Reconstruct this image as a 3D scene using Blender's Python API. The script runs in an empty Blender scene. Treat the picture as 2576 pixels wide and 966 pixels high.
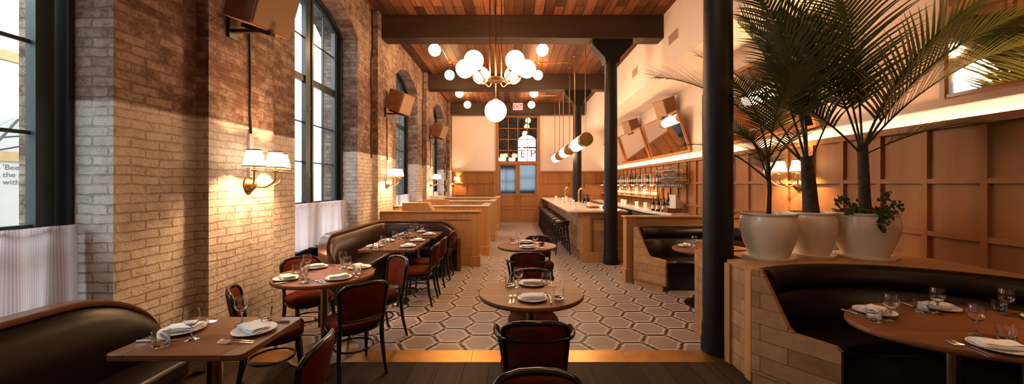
import bpy, bmesh, math, random
from math import sin, cos, pi, radians as R, sqrt
from mathutils import Vector, Matrix
random.seed(7)
S = bpy.context.scene
COL = S.collection
CAMH = 1.6

# ------------------------------------------------------------------ materials
def newmat(name):
    m = bpy.data.materials.new(name); m.use_nodes = True
    nt = m.node_tree; nt.nodes.clear()
    out = nt.nodes.new('ShaderNodeOutputMaterial')
    return m, nt, out

class NT:
    """tiny node-building helper"""
    def __init__(s, nt): s.nt = nt
    def n(s, t, **kw):
        nd = s.nt.nodes.new(t)
        for k, v in kw.items(): setattr(nd, k, v)
        return nd
    def link(s, a, b): s.nt.links.new(a, b)
    def put(s, sock, v):
        if isinstance(v, bpy.types.NodeSocket): s.link(v, sock)
        elif v is not None: sock.default_value = v
    def math(s, op, a, b=None, c=None, clamp=False):
        nd = s.n('ShaderNodeMath', operation=op, use_clamp=clamp)
        s.put(nd.inputs[0], a)
        if b is not None: s.put(nd.inputs[1], b)
        if c is not None: s.put(nd.inputs[2], c)
        return nd.outputs[0]
    def vmath(s, op, a, b=None):
        nd = s.n('ShaderNodeVectorMath', operation=op)
        s.put(nd.inputs[0], a)
        if b is not None: s.put(nd.inputs[1], b)
        return nd.outputs['Value'] if op in ('LENGTH', 'DOT_PRODUCT') else nd.outputs[0]
    def sep(s, v):
        nd = s.n('ShaderNodeSeparateXYZ'); s.link(v, nd.inputs[0]); return nd.outputs
    def comb(s, x=0., y=0., z=0.):
        nd = s.n('ShaderNodeCombineXYZ')
        for i, v in enumerate((x, y, z)): s.put(nd.inputs[i], v)
        return nd.outputs[0]
    def mix(s, f, a, b):
        nd = s.n('ShaderNodeMix', data_type='RGBA')
        s.put(nd.inputs[0], f); s.put(nd.inputs[6], a); s.put(nd.inputs[7], b)
        return nd.outputs[2]
    def mixf(s, f, a, b):
        nd = s.n('ShaderNodeMix', data_type='FLOAT')
        s.put(nd.inputs[0], f); s.put(nd.inputs[2], a); s.put(nd.inputs[3], b)
        return nd.outputs[0]
    def ramp(s, f, stops):
        nd = s.n('ShaderNodeValToRGB'); s.put(nd.inputs[0], f)
        el = nd.color_ramp.elements
        while len(el) < len(stops): el.new(.5)
        for e, (p, c) in zip(el, stops):
            e.position = p; e.color = c if len(c) == 4 else (*c, 1)
        return nd.outputs[0]
    def noise(s, vec, scale=5., detail=3., rough=.5):
        nd = s.n('ShaderNodeTexNoise'); s.put(nd.inputs['Vector'], vec)
        nd.inputs['Scale'].default_value = scale; nd.inputs['Detail'].default_value = detail
        nd.inputs['Roughness'].default_value = rough
        return nd.outputs['Fac'], nd.outputs['Color']
    def mapr(s, v, a, b, c=0., d=1.):
        nd = s.n('ShaderNodeMapRange', clamp=True)
        s.put(nd.inputs[0], v)
        for i, x in enumerate((a, b, c, d)): nd.inputs[i + 1].default_value = x
        return nd.outputs[0]
    def bump(s, h, strength=.5, dist=.01):
        nd = s.n('ShaderNodeBump'); nd.inputs['Strength'].default_value = strength
        nd.inputs['Distance'].default_value = dist; s.link(h, nd.inputs['Height'])
        return nd.outputs[0]
    def pbsdf(s, out, color=(.5, .5, .5, 1), rough=.5, metal=0., normal=None, **kw):
        nd = s.n('ShaderNodeBsdfPrincipled')
        s.put(nd.inputs['Base Color'], color if not isinstance(color, tuple) or len(color) == 4 else (*color, 1))
        s.put(nd.inputs['Roughness'], rough); s.put(nd.inputs['Metallic'], metal)
        if normal is not None: s.link(normal, nd.inputs['Normal'])
        for k, v in kw.items(): s.put(nd.inputs[k.replace('_', ' ')], v)
        s.link(nd.outputs[0], out.inputs[0])
        return nd

def simple(name, color, rough=.5, metal=0., var=.12, scale=12., bump=0., **kw):
    m, nt, out = newmat(name); N = NT(nt)
    tc = N.n('ShaderNodeTexCoord').outputs['Object']
    f, _ = N.noise(tc, scale, 4.)
    c = (*color, 1)
    d = tuple(x * (1 - var * 2) for x in color) + (1,)
    col = N.mix(N.mapr(f, .3, .7), d, c)
    nrm = N.bump(f, bump, .01) if bump else None
    N.pbsdf(out, col, rough, metal, nrm, **kw)
    return m

def emis(name, color, strength):
    m, nt, out = newmat(name); N = NT(nt)
    e = N.n('ShaderNodeEmission'); e.inputs[0].default_value = (*color, 1); e.inputs[1].default_value = strength
    N.link(e.outputs[0], out.inputs[0]); return m

def glass(name, rough=0., color=(1, 1, 1), ior=1.45):
    m, nt, out = newmat(name); N = NT(nt)
    N.pbsdf(out, (*color, 1), rough, 0., None, Transmission_Weight=1., IOR=ior)
    return m

def pane_glass(name, refl=.08, tint=(1, 1, 1)):
    m, nt, out = newmat(name); N = NT(nt)
    t = N.n('ShaderNodeBsdfTransparent'); t.inputs[0].default_value = (*tint, 1)
    g = N.n('ShaderNodeBsdfGlossy'); g.inputs['Roughness'].default_value = .02
    lw = N.n('ShaderNodeLayerWeight'); lw.inputs[0].default_value = .35
    f = N.math('ADD', N.math('MULTIPLY', N.math('POWER', lw.outputs['Facing'], 3.), .5), refl, clamp=True)
    mx = N.n('ShaderNodeMixShader'); N.link(f, mx.inputs[0]); N.link(t.outputs[0], mx.inputs[1]); N.link(g.outputs[0], mx.inputs[2])
    N.link(mx.outputs[0], out.inputs[0]); return m

def wood(name, light, dark, axis='z', rough=.45, grain=1., planks=None, gap=(.02, .012, .008), bumpv=.15, coord='Object', contrast=(.3, .7), coat=0., mortar=.0022, tonev=(.62, 1.25), spec=.4):
    """grain runs along axis; planks=(length,width,along,across) adds staves"""
    m, nt, out = newmat(name); N = NT(nt)
    tc = N.n('ShaderNodeTexCoord').outputs[coord]
    x, y, z = N.sep(tc)
    k = {'x': (1.2, 22, 22), 'y': (22, 1.2, 22), 'z': (22, 22, 1.2)}[axis]
    base = tc
    tone = None
    if planks:
        L, W, along, across = planks
        comp = {'x': x, 'y': y, 'z': z}
        ac = N.math('ADD', *[comp[c] for c in across]) if len(across) == 2 else comp[across]
        br = N.n('ShaderNodeTexBrick'); br.offset = .37; br.offset_frequency = 2
        N.link(N.comb(comp[along], ac, 0.), br.inputs['Vector'])
        br.inputs['Scale'].default_value = 1.; br.inputs['Brick Width'].default_value = L
        br.inputs['Row Height'].default_value = W; br.inputs['Mortar Size'].default_value = mortar
        br.inputs['Mortar Smooth'].default_value = .1; br.inputs['Bias'].default_value = 0.
        br.inputs['Color1'].default_value = (0, 0, 0, 1); br.inputs['Color2'].default_value = (1, 1, 1, 1)
        br.inputs['Mortar'].default_value = (.5, .5, .5, 1)
        tone = br.outputs['Color']; mort = br.outputs['Fac']
        base = N.vmath('ADD', tc, N.vmath('SCALE', tone, None)) if False else N.vmath('ADD', tc, N.vmath('MULTIPLY', tone, (3.1, 5.3, 2.7)))
    v = N.vmath('MULTIPLY', base, tuple(q * grain for q in k))
    f, _ = N.noise(v, 1., 6., .62)
    f2, _ = N.noise(N.vmath('MULTIPLY', base, tuple(q * .12 * grain for q in k)), 1., 3., .5)
    f = N.math('ADD', N.math('MULTIPLY', f, .65), N.math('MULTIPLY', f2, .35))
    col = N.mix(N.mapr(f, *contrast), (*dark, 1), (*light, 1))
    h = f
    if planks:
        t = N.sep(tone)[0]
        sh = N.mapr(t, 0., 1., *tonev)
        col = N.mix(1., col, col)
        mul = N.n('ShaderNodeMix', data_type='RGBA', blend_type='MULTIPLY'); mul.inputs[0].default_value = 1.
        N.link(col, mul.inputs[6]); N.link(N.comb(sh, sh, sh), mul.inputs[7]); col = mul.outputs[2]
        col = N.mix(mort, col, (*gap, 1))
        h = N.math('SUBTRACT', N.math('MULTIPLY', f, .4), N.math('MULTIPLY', mort, 1.5))
    N.pbsdf(out, col, rough, 0., N.bump(h, bumpv, .004), Coat_Weight=coat, Coat_Roughness=.25, Specular_IOR_Level=spec)
    return m

def brick_mat(name, arch=False, raw=False):
    m, nt, out = newmat(name); N = NT(nt)
    geo = N.n('ShaderNodeNewGeometry')
    px, py, pz = N.sep(geo.outputs['Position'])
    nx, ny, nz = N.sep(geo.outputs['True Normal'])
    anx = N.math('ABSOLUTE', nx); any_ = N.math('ABSOLUTE', ny)
    isx = N.math('GREATER_THAN', anx, .7)
    u = N.mixf(isx, px, py)
    v = pz
    if arch:
        # soldier bricks across the arch: courses follow the run of the arch
        isz = N.math('GREATER_THAN', anx, .7)
        u = N.mixf(isx, px, pz); v = py
    wob, wc = N.noise(geo.outputs['Position'], 3.5, 3.)
    wob2, _ = N.noise(geo.outputs['Position'], 22., 2.)
    u = N.math('ADD', u, N.math('MULTIPLY', N.math('SUBTRACT', wob2, .5), .028))
    v2 = N.math('ADD', v, N.math('ADD', N.math('MULTIPLY', N.math('SUBTRACT', wob, .5), .04), N.math('MULTIPLY', N.math('SUBTRACT', wob2, .5), .011)))
    br = N.n('ShaderNodeTexBrick'); br.offset = .5
    N.link(N.comb(u, v2, 0.), br.inputs['Vector'])
    br.inputs['Scale'].default_value = 1.; br.inputs['Brick Width'].default_value = .212
    br.inputs['Row Height'].default_value = .0665; br.inputs['Mortar Size'].default_value = .0065
    br.inputs['Mortar Smooth'].default_value = .35; br.inputs['Bias'].default_value = 0.
    br.inputs['Color1'].default_value = (0, 0, 0, 1); br.inputs['Color2'].default_value = (1, 1, 1, 1)
    br.inputs['Mortar'].default_value = (.5, .5, .5, 1)
    tone = N.sep(br.outputs['Color'])[0]; mo = br.outputs['Fac']
    big, _ = N.noise(geo.outputs['Position'], 1.3, 5., .6)
    fine, _ = N.noise(geo.outputs['Position'], 38., 5., .65)
    mid, _ = N.noise(geo.outputs['Position'], 9., 5., .65)
    # bare brick with remnants of whitewash
    raw_c = N.mix(tone, (.070, .028, .016, 1), (.125, .050, .029, 1))
    raw_c = N.mix(N.mapr(fine, .35, .7, 0., .45), raw_c, (.10, .05, .035, 1))
    wash = N.math('ADD', N.math('ADD', N.math('MULTIPLY', mid, .40), N.math('MULTIPLY', fine, .25)), N.math('ADD', N.math('MULTIPLY', tone, .08), N.math('MULTIPLY', big, .35)))
    washf = N.mapr(wash, .475, .64, 0., .62)
    raw_c = N.mix(washf, raw_c, (.40, .31, .26, 1))
    raw_c = N.mix(N.math('MULTIPLY', mo, .7), raw_c, (.13, .08, .058, 1))
    # painted lower part
    pc = N.mix(tone, (.60, .54, .49, 1), (.68, .63, .58, 1))
    pc = N.mix(N.mapr(mid, .45, .70, 0., .55), pc, (.30, .24, .20, 1))
    pc = N.mix(N.mapr(big, .40, .70, 0., .45), pc, (.34, .27, .22, 1))
    pc = N.mix(N.mapr(fine, .56, .74, 0., .6), pc, (.22, .17, .14, 1))
    gr = N.math('MULTIPLY', N.mapr(big, .3, .62, .25, .95), N.mapr(pz, 2.2, .9, .35, .95))
    pc = N.mix(N.math('MULTIPLY', N.math('MULTIPLY', mo, gr), N.mapr(mid, .32, .52, .30, 1.)), pc, (.17, .13, .11, 1))
    edge = N.math('ADD', pz, N.math('MULTIPLY', N.math('SUBTRACT', mid, .5), .04))
    up = N.mapr(edge, 2.155, 2.175)
    col = raw_c if (raw or arch) else N.mix(N.math('MAXIMUM', up, N.math('LESS_THAN', px, -3.11)), pc, raw_c)
    h = N.math('ADD', N.math('MULTIPLY', mo, -.75), N.math('ADD', N.math('MULTIPLY', fine, .18), N.math('MULTIPLY', mid, .5)))
    N.pbsdf(out, col, .85, 0., N.bump(h, 1., .035))
    return m

def floor_mat():
    m, nt, out = newmat('mosaic_tile'); N = NT(nt)
    geo = N.n('ShaderNodeNewGeometry')
    px, py, pz = N.sep(geo.outputs['Position'])
    s = .2054; sy = .2054 * 1.045
    # snap to the small tiles so the big hexagons get stepped edges
    tx, ty = .0235, .0118
    row = N.math('FLOOR', N.math('DIVIDE', py, ty))
    odd = N.math('MULTIPLY', N.math('MODULO', N.math('ABSOLUTE', row), 2.), .5)
    cx = N.math('MULTIPLY', N.math('ADD', N.math('FLOOR', N.math('ADD', N.math('DIVIDE', px, tx), odd)), N.math('SUBTRACT', .5, odd)), tx)
    cy = N.math('MULTIPLY', N.math('ADD', row, .5), ty)
    ox, oy = 1.1875 , 3.779
    hx = N.math('DIVIDE', N.math('SUBTRACT', cx, ox), s)
    hy = N.math('DIVIDE', N.math('SUBTRACT', cy, oy + .866 * sy), sy)
    q3 = sqrt(3)
    def cell(ax, ay):
        a = N.math('SUBTRACT', N.math('WRAP', N.math('ADD', ax, 0.), 3., 0.), 1.5)
        b = N.math('SUBTRACT', N.math('WRAP', N.math('ADD', ay, 0.), q3, 0.), q3 / 2)
        return a, b
    a1, b1 = cell(N.math('ADD', hx, 1.5), N.math('ADD', hy, q3 / 2))
    a2, b2 = cell(hx, hy)
    d1 = N.math('ADD', N.math('MULTIPLY', a1, a1), N.math('MULTIPLY', b1, b1))
    d2 = N.math('ADD', N.math('MULTIPLY', a2, a2), N.math('MULTIPLY', b2, b2))
    c = N.math('LESS_THAN', d1, d2)
    gx = N.math('ABSOLUTE', N.mixf(c, a2, a1)); gy = N.math('ABSOLUTE', N.mixf(c, b2, b1))
    hd = N.math('MAXIMUM', gy, N.math('ADD', N.math('MULTIPLY', gx, .866), N.math('MULTIPLY', gy, .5)))
    rad = N.math('SQRT', N.math('ADD', N.math('MULTIPLY', gx, gx), N.math('MULTIPLY', gy, gy)))
    line = N.math('GREATER_THAN', hd, .866 - .092)
    dot = N.math('GREATER_THAN', rad, 1. - .07)
    border = N.math('GREATER_THAN', hd, .866 - .200)
    nz_, _ = N.noise(geo.outputs['Position'], 1.1, 4.)
    nf, _ = N.noise(geo.outputs['Position'], 60., 2.)
    br = N.n('ShaderNodeTexBrick'); br.offset = .5
    N.link(N.comb(px, py, 0.), br.inputs['Vector'])
    br.inputs['Scale'].default_value = 1.; br.inputs['Brick Width'].default_value = tx
    br.inputs['Row Height'].default_value = ty; br.inputs['Mortar Size'].default_value = .0013
    br.inputs['Mortar Smooth'].default_value = .2
    mo = br.outputs['Fac']
    field = N.mix(nf, (.22, .185, .18, 1), (.33, .28, .27, 1))
    col = N.mix(border, field, (.54, .495, .47, 1))
    col = N.mix(N.math('MULTIPLY', mo, .6), col, (.12, .08, .07, 1))
    col = N.mix(line, col, (.012, .008, .006, 1))
    col = N.mix(dot, col, (.30, .12, .05, 1))
    col = N.mix(N.mapr(nz_, .35, .75, 0., .12), col, (.33, .22, .15, 1))
    rg = N.mixf(mo, .38, .7)
    N.pbsdf(out, col, N.math('ADD', rg, N.math('MULTIPLY', nz_, .12)), 0., N.bump(N.math('SUBTRACT', 1., mo), .25, .001), Specular_IOR_Level=.3)
    return m

def gingham():
    m, nt, out = newmat('checked_cotton'); N = NT(nt)
    tc = N.n('ShaderNodeTexCoord').outputs['Object']
    x, y, z = N.sep(tc)
    k = .0105
    a = N.math('GREATER_THAN', N.math('FRACT', N.math('DIVIDE', y, k)), .5)
    b = N.math('GREATER_THAN', N.math('FRACT', N.math('DIVIDE', z, k)), .5)
    f = N.math('MULTIPLY', N.math('ADD', a, b), .5)
    col = N.mix(f, (.86, .83, .83, 1), (.62, .44, .45, 1))
    d = N.n('ShaderNodeBsdfDiffuse'); N.link(col, d.inputs[0])
    t = N.n('ShaderNodeBsdfTranslucent'); N.link(col, t.inputs[0])
    mx = N.n('ShaderNodeMixShader'); mx.inputs[0].default_value = .5
    N.link(d.outputs[0], mx.inputs[1]); N.link(t.outputs[0], mx.inputs[2]); N.link(mx.outputs[0], out.inputs[0])
    return m

def leaf_mat(name, c1, c2):
    m, nt, out = newmat(name); N = NT(nt)
    tc = N.n('ShaderNodeTexCoord').outputs['Object']
    f, _ = N.noise(tc, 3., 3.)
    col = N.mix(f, (*c1, 1), (*c2, 1))
    p = N.n('ShaderNodeBsdfPrincipled'); N.link(col, p.inputs['Base Color']); p.inputs['Roughness'].default_value = .45
    t = N.n('ShaderNodeBsdfTranslucent'); N.link(N.mix(.5, col, (.16, .22, .03, 1)), t.inputs[0])
    mx = N.n('ShaderNodeMixShader'); mx.inputs[0].default_value = .25
    N.link(p.outputs[0], mx.inputs[1]); N.link(t.outputs[0], mx.inputs[2]); N.link(mx.outputs[0], out.inputs[0])
    return m

WARM = (1., .56, .27)
M = {}
M['brick'] = brick_mat('painted_old_brick')
M['brick_arch'] = brick_mat('arch_brick', arch=True)
M['brick_raw'] = brick_mat('bare_brick', raw=True)
M['mosaic'] = floor_mat()
M['darkfloor'] = wood('dark_floorboards', (.046, .027, .016), (.012, .007, .0045), 'y', .7, .7, (2.2, .22, 'y', 'x'), (.002, .0015, .001), .3, mortar=.005, spec=.2, tonev=(.55, 1.4))
M['ceilwood'] = wood('ceiling_planks', (.19, .072, .030), (.035, .014, .007), 'y', .65, .9, (4.3, .19, 'y', 'x'), (.004, .002, .0015), .6, mortar=.006, tonev=(.35, 1.7), spec=.2)
M['beam'] = wood('beam_timber', (.045, .020, .010), (.014, .007, .004), 'x', .6, .5, bumpv=.4)
M['oak'] = wood('booth_oak', (.49, .26, .105), (.30, .145, .055), 'x', .42, .55, bumpv=.1)
M['oakz'] = wood('booth_oak_upright', (.49, .26, .105), (.30, .145, .055), 'z', .42, .55, bumpv=.1)
M['oakstave'] = wood('booth_oak_staves', (.47, .265, .125), (.29, .15, .065), 'x', .45, .55, (.42, .125, 'y', 'z'), (.09, .045, .02), .15, tonev=(.8, 1.15))
M['oakstavex'] = wood('bar_oak_staves', (.45, .26, .13), (.28, .15, .07), 'x', .45, .55, (.60, .16, 'x', 'z'), (.09, .045, .02), .15)
M['panel'] = wood('wall_panel_wood', (.36, .160, .055), (.225, .092, .030), 'z', .48, .35, bumpv=.06, contrast=(.2, .8), spec=.2)
M['walnut'] = wood('walnut_top', (.25, .098, .034), (.125, .048, .018), 'x', .45, .6, bumpv=.05, spec=.18)
M['walnutband'] = wood('walnut_end_band', (.17, .078, .042), (.085, .036, .020), 'y', .36, .6, bumpv=.05)
M['capwood'] = wood('mahogany_cap', (.17, .075, .036), (.08, .034, .018), 'y', .32, .5, bumpv=.05, coat=.3)
M['speakerwood'] = wood('speaker_veneer', (.22, .095, .045), (.14, .058, .028), 'x', .5, .5, bumpv=.05)
M['leather'] = simple('brown_leather', (.024, .0078, .004), .33, var=.2, scale=6, bump=.12, Specular_IOR_Level=.3)
M['leather_b'] = simple('dark_brown_leather', (.007, .003, .002), .36, var=.2, scale=6, bump=.12, Specular_IOR_Level=.2)  # booth leather; on the near bench its darkness stands for shade
M['velvet'] = simple('rust_velvet', (.105, .017, .006), .9, var=.2, scale=9, Specular_IOR_Level=.1)
M['blackwood'] = simple('black_bentwood', (.008, .007, .007), .22)
M['iron'] = simple('black_iron', (.005, .0045, .0045), .5, var=.3, scale=25, bump=.25, Specular_IOR_Level=.25)
M['blackmetal'] = simple('black_metal', (.006, .006, .006), .45)
M['teal'] = simple('dark_green_window_paint', (.030, .050, .054), .35)
M['brass'] = simple('brass', (.66, .42, .15), .28, 1., var=.1)
M['brass_old'] = simple('aged_brass_strip', (.62, .35, .11), .36, 1., var=.12, scale=5)
M['bronze'] = simple('aged_bronze', (.30, .185, .085), .34, 1., var=.1)
M['steel'] = simple('polished_steel', (.50, .42, .33), .22, 1.)
M['silver'] = simple('cutlery_silver', (.62, .60, .58), .18, 1., var=.02)
M['china'] = simple('white_china', (.80, .79, .77), .18, var=.01)
M['linen'] = simple('white_linen', (.80, .79, .78), .85, var=.03, scale=30, bump=.2)
M['pot'] = simple('cream_glazed_pot', (.74, .66, .53), .2, var=.035, scale=70)
M['soil'] = simple('dark_soil', (.02, .013, .009), .95, var=.3, scale=60, bump=.6)
M['plaster'] = simple('warm_white_plaster', (.76, .66, .61), .85, var=.03, scale=2)
M['plaster_r'] = simple('cream_plaster', (.70, .58, .50), .8, var=.04, scale=2)
M['marble'] = simple('pale_marble', (.74, .66, .62), .16, var=.06, scale=6)
M['globe'] = emis('lit_opal_globe', (1., .57, .27), 42.)
M['globe_s'] = emis('lit_small_opal_globe', (1., .55, .25), 72.)
M['tube'] = emis('lit_opal_tube', (1., .62, .34), 30.)
M['shade'] = emis('lit_fabric_shade', (1., .74, .46), 5.5)
M['cove'] = emis('lit_cove_strip', (1., .53, .26), 48.)
M['puck'] = emis('lit_puck_light', (1., .62, .32), 450.)
M['exitface'] = emis('lit_sign_face', (1., .62, .48), .9)
M['exitred'] = emis('lit_sign_red', (.95, .10, .06), .8)
M['glass'] = glass('clear_glass')
_nt = M['glass'].node_tree; _N = NT(_nt)
_p = [n for n in _nt.nodes if n.type == 'BSDF_PRINCIPLED'][0]; _o = [n for n in _nt.nodes if n.type == 'OUTPUT_MATERIAL'][0]
_g = _N.n('ShaderNodeBsdfGlossy'); _g.inputs['Roughness'].default_value = .05
_lw = _N.n('ShaderNodeLayerWeight'); _lw.inputs[0].default_value = .5
_mx = _N.n('ShaderNodeMixShader'); _N.link(_N.math('MULTIPLY', _N.math('POWER', _lw.outputs['Facing'], 2.), .55), _mx.inputs[0]); _N.link(_p.outputs[0], _mx.inputs[1]); _N.link(_g.outputs[0], _mx.inputs[2]); _N.link(_mx.outputs[0], _o.inputs[0])
M['pane'] = pane_glass('window_pane', .02)
M['reeded'] = glass('frosted_door_glass', .28, (.050, .058, .066), 1.2)
M['lantern'] = emis('lit_vestibule_lantern', (1., .85, .7), 1.1)
M['mirror'] = simple('mirror_glass', (.82, .78, .72), .03, 1., var=.01)
M['gingham'] = gingham()
M['trimred'] = simple('brown_shade_trim', (.22, .07, .03), .7)
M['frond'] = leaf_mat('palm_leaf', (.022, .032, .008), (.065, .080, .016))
M['frond_yellow'] = leaf_mat('yellow_green_palm_leaf', (.06, .085, .010), (.14, .15, .02))  # paler, yellower copy of the palm leaf for some fronds
M['stem'] = simple('palm_stem', (.045, .045, .018), .5)
M['trunk'] = simple('palm_trunk', (.045, .030, .020), .8, var=.4, scale=22, bump=.5)
M['ivy'] = leaf_mat('ivy_leaf', (.012, .03, .008), (.04, .07, .015))
M['paper'] = simple('white_paper', (.8, .78, .74), .7)
M['picture'] = simple('framed_print', (.35, .25, .16), .4, var=.5, scale=30)
M['fridge'] = simple('brushed_green_steel', (.16, .17, .12), .35, .6)
M['facade'] = simple('pale_facade', (.46, .45, .41), .9, var=.02)
M['orange'] = simple('orange_band', (.46, .32, .15), .9)
M['signink'] = simple('grey_lettering', (.12, .12, .12), .8)
M['asphalt'] = simple('street_asphalt', (.22, .22, .22), .9)
M['bark'] = simple('bare_tree_bark', (.05, .045, .045), .9)
BOT = [simple('bottle_' + n, c, .08, 0., var=.02, Transmission_Weight=t) for n, c, t in (
    ('dark', (.010, .012, .010), 0.), ('green', (.03, .08, .02), .3), ('amber', (.40, .16, .03), .5),
    ('clear', (.75, .70, .62), .7), ('pink', (.65, .18, .14), .3), ('gold', (.55, .38, .12), .4))]
M['label'] = simple('bottle_label', (.70, .62, .50), .7)
M['bottledark'] = BOT[0]

# ------------------------------------------------------------------ mesh builder
class MB:
    def __init__(s): s.v = []; s.f = []
    def add(s, vs, fs):
        b = len(s.v); s.v += [tuple(v) for v in vs]; s.f += [tuple(b + i for i in f) for f in fs]; return s
    def box(s, x0, x1, y0, y1, z0, z1, mat=None):
        vs = [(x, y, z) for z in (z0, z1) for y in (y0, y1) for x in (x0, x1)]
        if mat is not None: vs = [mat @ Vector(v) for v in vs]
        return s.add(vs, [(0, 2, 3, 1), (4, 5, 7, 6), (0, 1, 5, 4), (2, 6, 7, 3), (0, 4, 6, 2), (1, 3, 7, 5)])
    def prism(s, poly, z0, z1, mat=None):
        n = len(poly)
        vs = [Vector((x, y, z0)) for x, y in poly] + [Vector((x, y, z1)) for x, y in poly]
        if mat is not None: vs = [mat @ v for v in vs]
        return s.add(vs, [tuple(range(n))[::-1], tuple(range(n, 2 * n))] + [(i, (i + 1) % n, n + (i + 1) % n, n + i) for i in range(n)])
    def lathe(s, prof, seg=24, mat=None, closed=False):
        """prof: (r,z) list"""
        vs = []; fs = []
        rings = []
        for r, z in prof:
            if r < 1e-5:
                rings.append([len(vs)]); vs.append(Vector((0, 0, z)))
            else:
                rings.append(list(range(len(vs), len(vs) + seg)))
                vs += [Vector((r * cos(2 * pi * i / seg), r * sin(2 * pi * i / seg), z)) for i in range(seg)]
        prs = list(zip(rings, rings[1:])) + ([(rings[-1], rings[0])] if closed else [])
        for a, b in prs:
            for i in range(seg):
                j = (i + 1) % seg
                if len(a) == 1 and len(b) == 1: continue
                if len(a) == 1: fs.append((a[0], b[j], b[i]))
                elif len(b) == 1: fs.append((a[i], a[j], b[0]))
                else: fs.append((a[i], a[j], b[j], b[i]))
        if mat is not None: vs = [mat @ v for v in vs]
        return s.add(vs, fs)
    def sphere(s, c, r, seg=24, rings=14):
        return s.lathe([(r * sin(pi * i / rings), -r * cos(pi * i / rings)) if 0 < i < rings else (0, -r if i == 0 else r) for i in range(rings + 1)], seg, Matrix.Translation(c))
    def tube(s, pts, r, seg=10, closed=False, smooth=0):
        pts = [Vector(p) for p in pts]
        if smooth: pts, r = catmull(pts, r, smooth, closed)
        n = len(pts)
        rr = r if isinstance(r, (list, tuple)) else [r] * n
        vs = []; fs = []
        prev = None
        for i, p in enumerate(pts):
            a = pts[(i - 1) % n] if (closed or i > 0) else p
            b = pts[(i + 1) % n] if (closed or i < n - 1) else p
            t = (b - a)
            t = t.normalized() if t.length > 1e-9 else Vector((0, 0, 1))
            if prev is None:
                ref = Vector((0, 0, 1)) if abs(t.z) < .9 else Vector((1, 0, 0))
                u = t.cross(ref).normalized()
            else:
                u = (prev - t * prev.dot(t)).normalized()
            prev = u; w = t.cross(u)
            vs += [p + (u * cos(2 * pi * k / seg) + w * sin(2 * pi * k / seg)) * rr[i] for k in range(seg)]
        for i in range(n if closed else n - 1):
            j = (i + 1) % n
            for k in range(seg):
                l = (k + 1) % seg
                fs.append((i * seg + k, i * seg + l, j * seg + l, j * seg + k))
        if not closed:
            fs.append(tuple(range(seg))[::-1]); fs.append(tuple((n - 1) * seg + k for k in range(seg)))
        return s.add(vs, fs)
    def sweep(s, stations, loop_fn, close=False):
        """stations: list of (x,y,nx,ny,extra); loop_fn(extra)->[(o,z)]"""
        vs = []; fs = []; L = None
        for x, y, nx, ny, e in stations:
            lp = loop_fn(e); L = len(lp)
            vs += [(x + nx * o, y + ny * o, z) for o, z in lp]
        n = len(stations)
        for i in range(n - 1):
            for k in range(L):
                l = (k + 1) % L
                fs.append((i * L + k, (i + 1) * L + k, (i + 1) * L + l, i * L + l))
        fs.append(tuple(range(L))); fs.append(tuple((n - 1) * L + k for k in range(L))[::-1])
        return s.add(vs, fs)
    def mesh(s, name, mat, smooth=35, bevel=0):
        me = bpy.data.meshes.new(name); me.from_pydata(s.v, [], s.f)
        bm = bmesh.new(); bm.from_mesh(me)
        bmesh.ops.recalc_face_normals(bm, faces=bm.faces[:]); bm.to_mesh(me); bm.free()
        if mat is not None: me.materials.append(mat)
        if smooth:
            me.shade_smooth(); me.set_sharp_from_angle(angle=R(smooth))
        me.update(); return me
    def build(s, name, mat, parent=None, loc=(0, 0, 0), smooth=35, bevel=0, rz=0., segs=2):
        o = bpy.data.objects.new(name, s.mesh(name, mat, smooth)); COL.objects.link(o)
        o.location = loc; o.rotation_euler = (0, 0, rz)
        if parent is not None: o.parent = parent
        if bevel:
            b = o.modifiers.new('bevel', 'BEVEL'); b.width = bevel; b.segments = segs; b.limit_method = 'ANGLE'; b.angle_limit = R(40)
            o.data.shade_smooth(); o.data.set_sharp_from_angle(angle=R(50)) if False else None
        return o

def catmull(pts, r, k, closed):
    n = len(pts); out = []; ro = []
    rr = r if isinstance(r, (list, tuple)) else [r] * n
    m = n if closed else n - 1
    for i in range(m):
        g = lambda j: pts[j % n] if closed else pts[min(max(j, 0), n - 1)]
        p0, p1, p2, p3 = g(i - 1), g(i), g(i + 1), g(i + 2)
        for q in range(k):
            t = q / k
            out.append(.5 * ((2 * p1) + (p2 - p0) * t + (2 * p0 - 5 * p1 + 4 * p2 - p3) * t * t + (3 * p1 - p0 - 3 * p2 + p3) * t ** 3))
            ro.append(rr[i] * (1 - t) + rr[(i + 1) % n] * t)
    if not closed: out.append(pts[-1]); ro.append(rr[-1])
    return out, ro

def empty(name, loc=(0, 0, 0), rz=0.):
    o = bpy.data.objects.new(name, None); COL.objects.link(o); o.location = loc; o.rotation_euler = (0, 0, rz)
    o.empty_display_size = .1; return o
def tag(o, label=None, cat=None, group=None, kind=None):
    if label: o['label'] = label
    if cat: o['category'] = cat
    if group: o['group'] = group
    if kind: o['kind'] = kind
    return o
CH = {}
def copy_tree(o, parent=None):
    c = o.copy(); COL.objects.link(c); c.parent = parent
    for ch in list(o.children): copy_tree(ch, c)
    return c
def inst(proto, loc, rz=0., label=None, group=None, cat=None, used=set()):
    """first use takes the prototype itself, later uses a copy"""
    o = proto if proto.name not in used else copy_tree(proto)
    used.add(proto.name)
    o.location = loc; o.rotation_euler = (0, 0, rz)
    return tag(o, label, cat, group)
def struct(mb, name, mat, label=None, **kw):
    o = mb.build(name, mat, **kw); return tag(o, label, None, None, 'structure')

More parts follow.
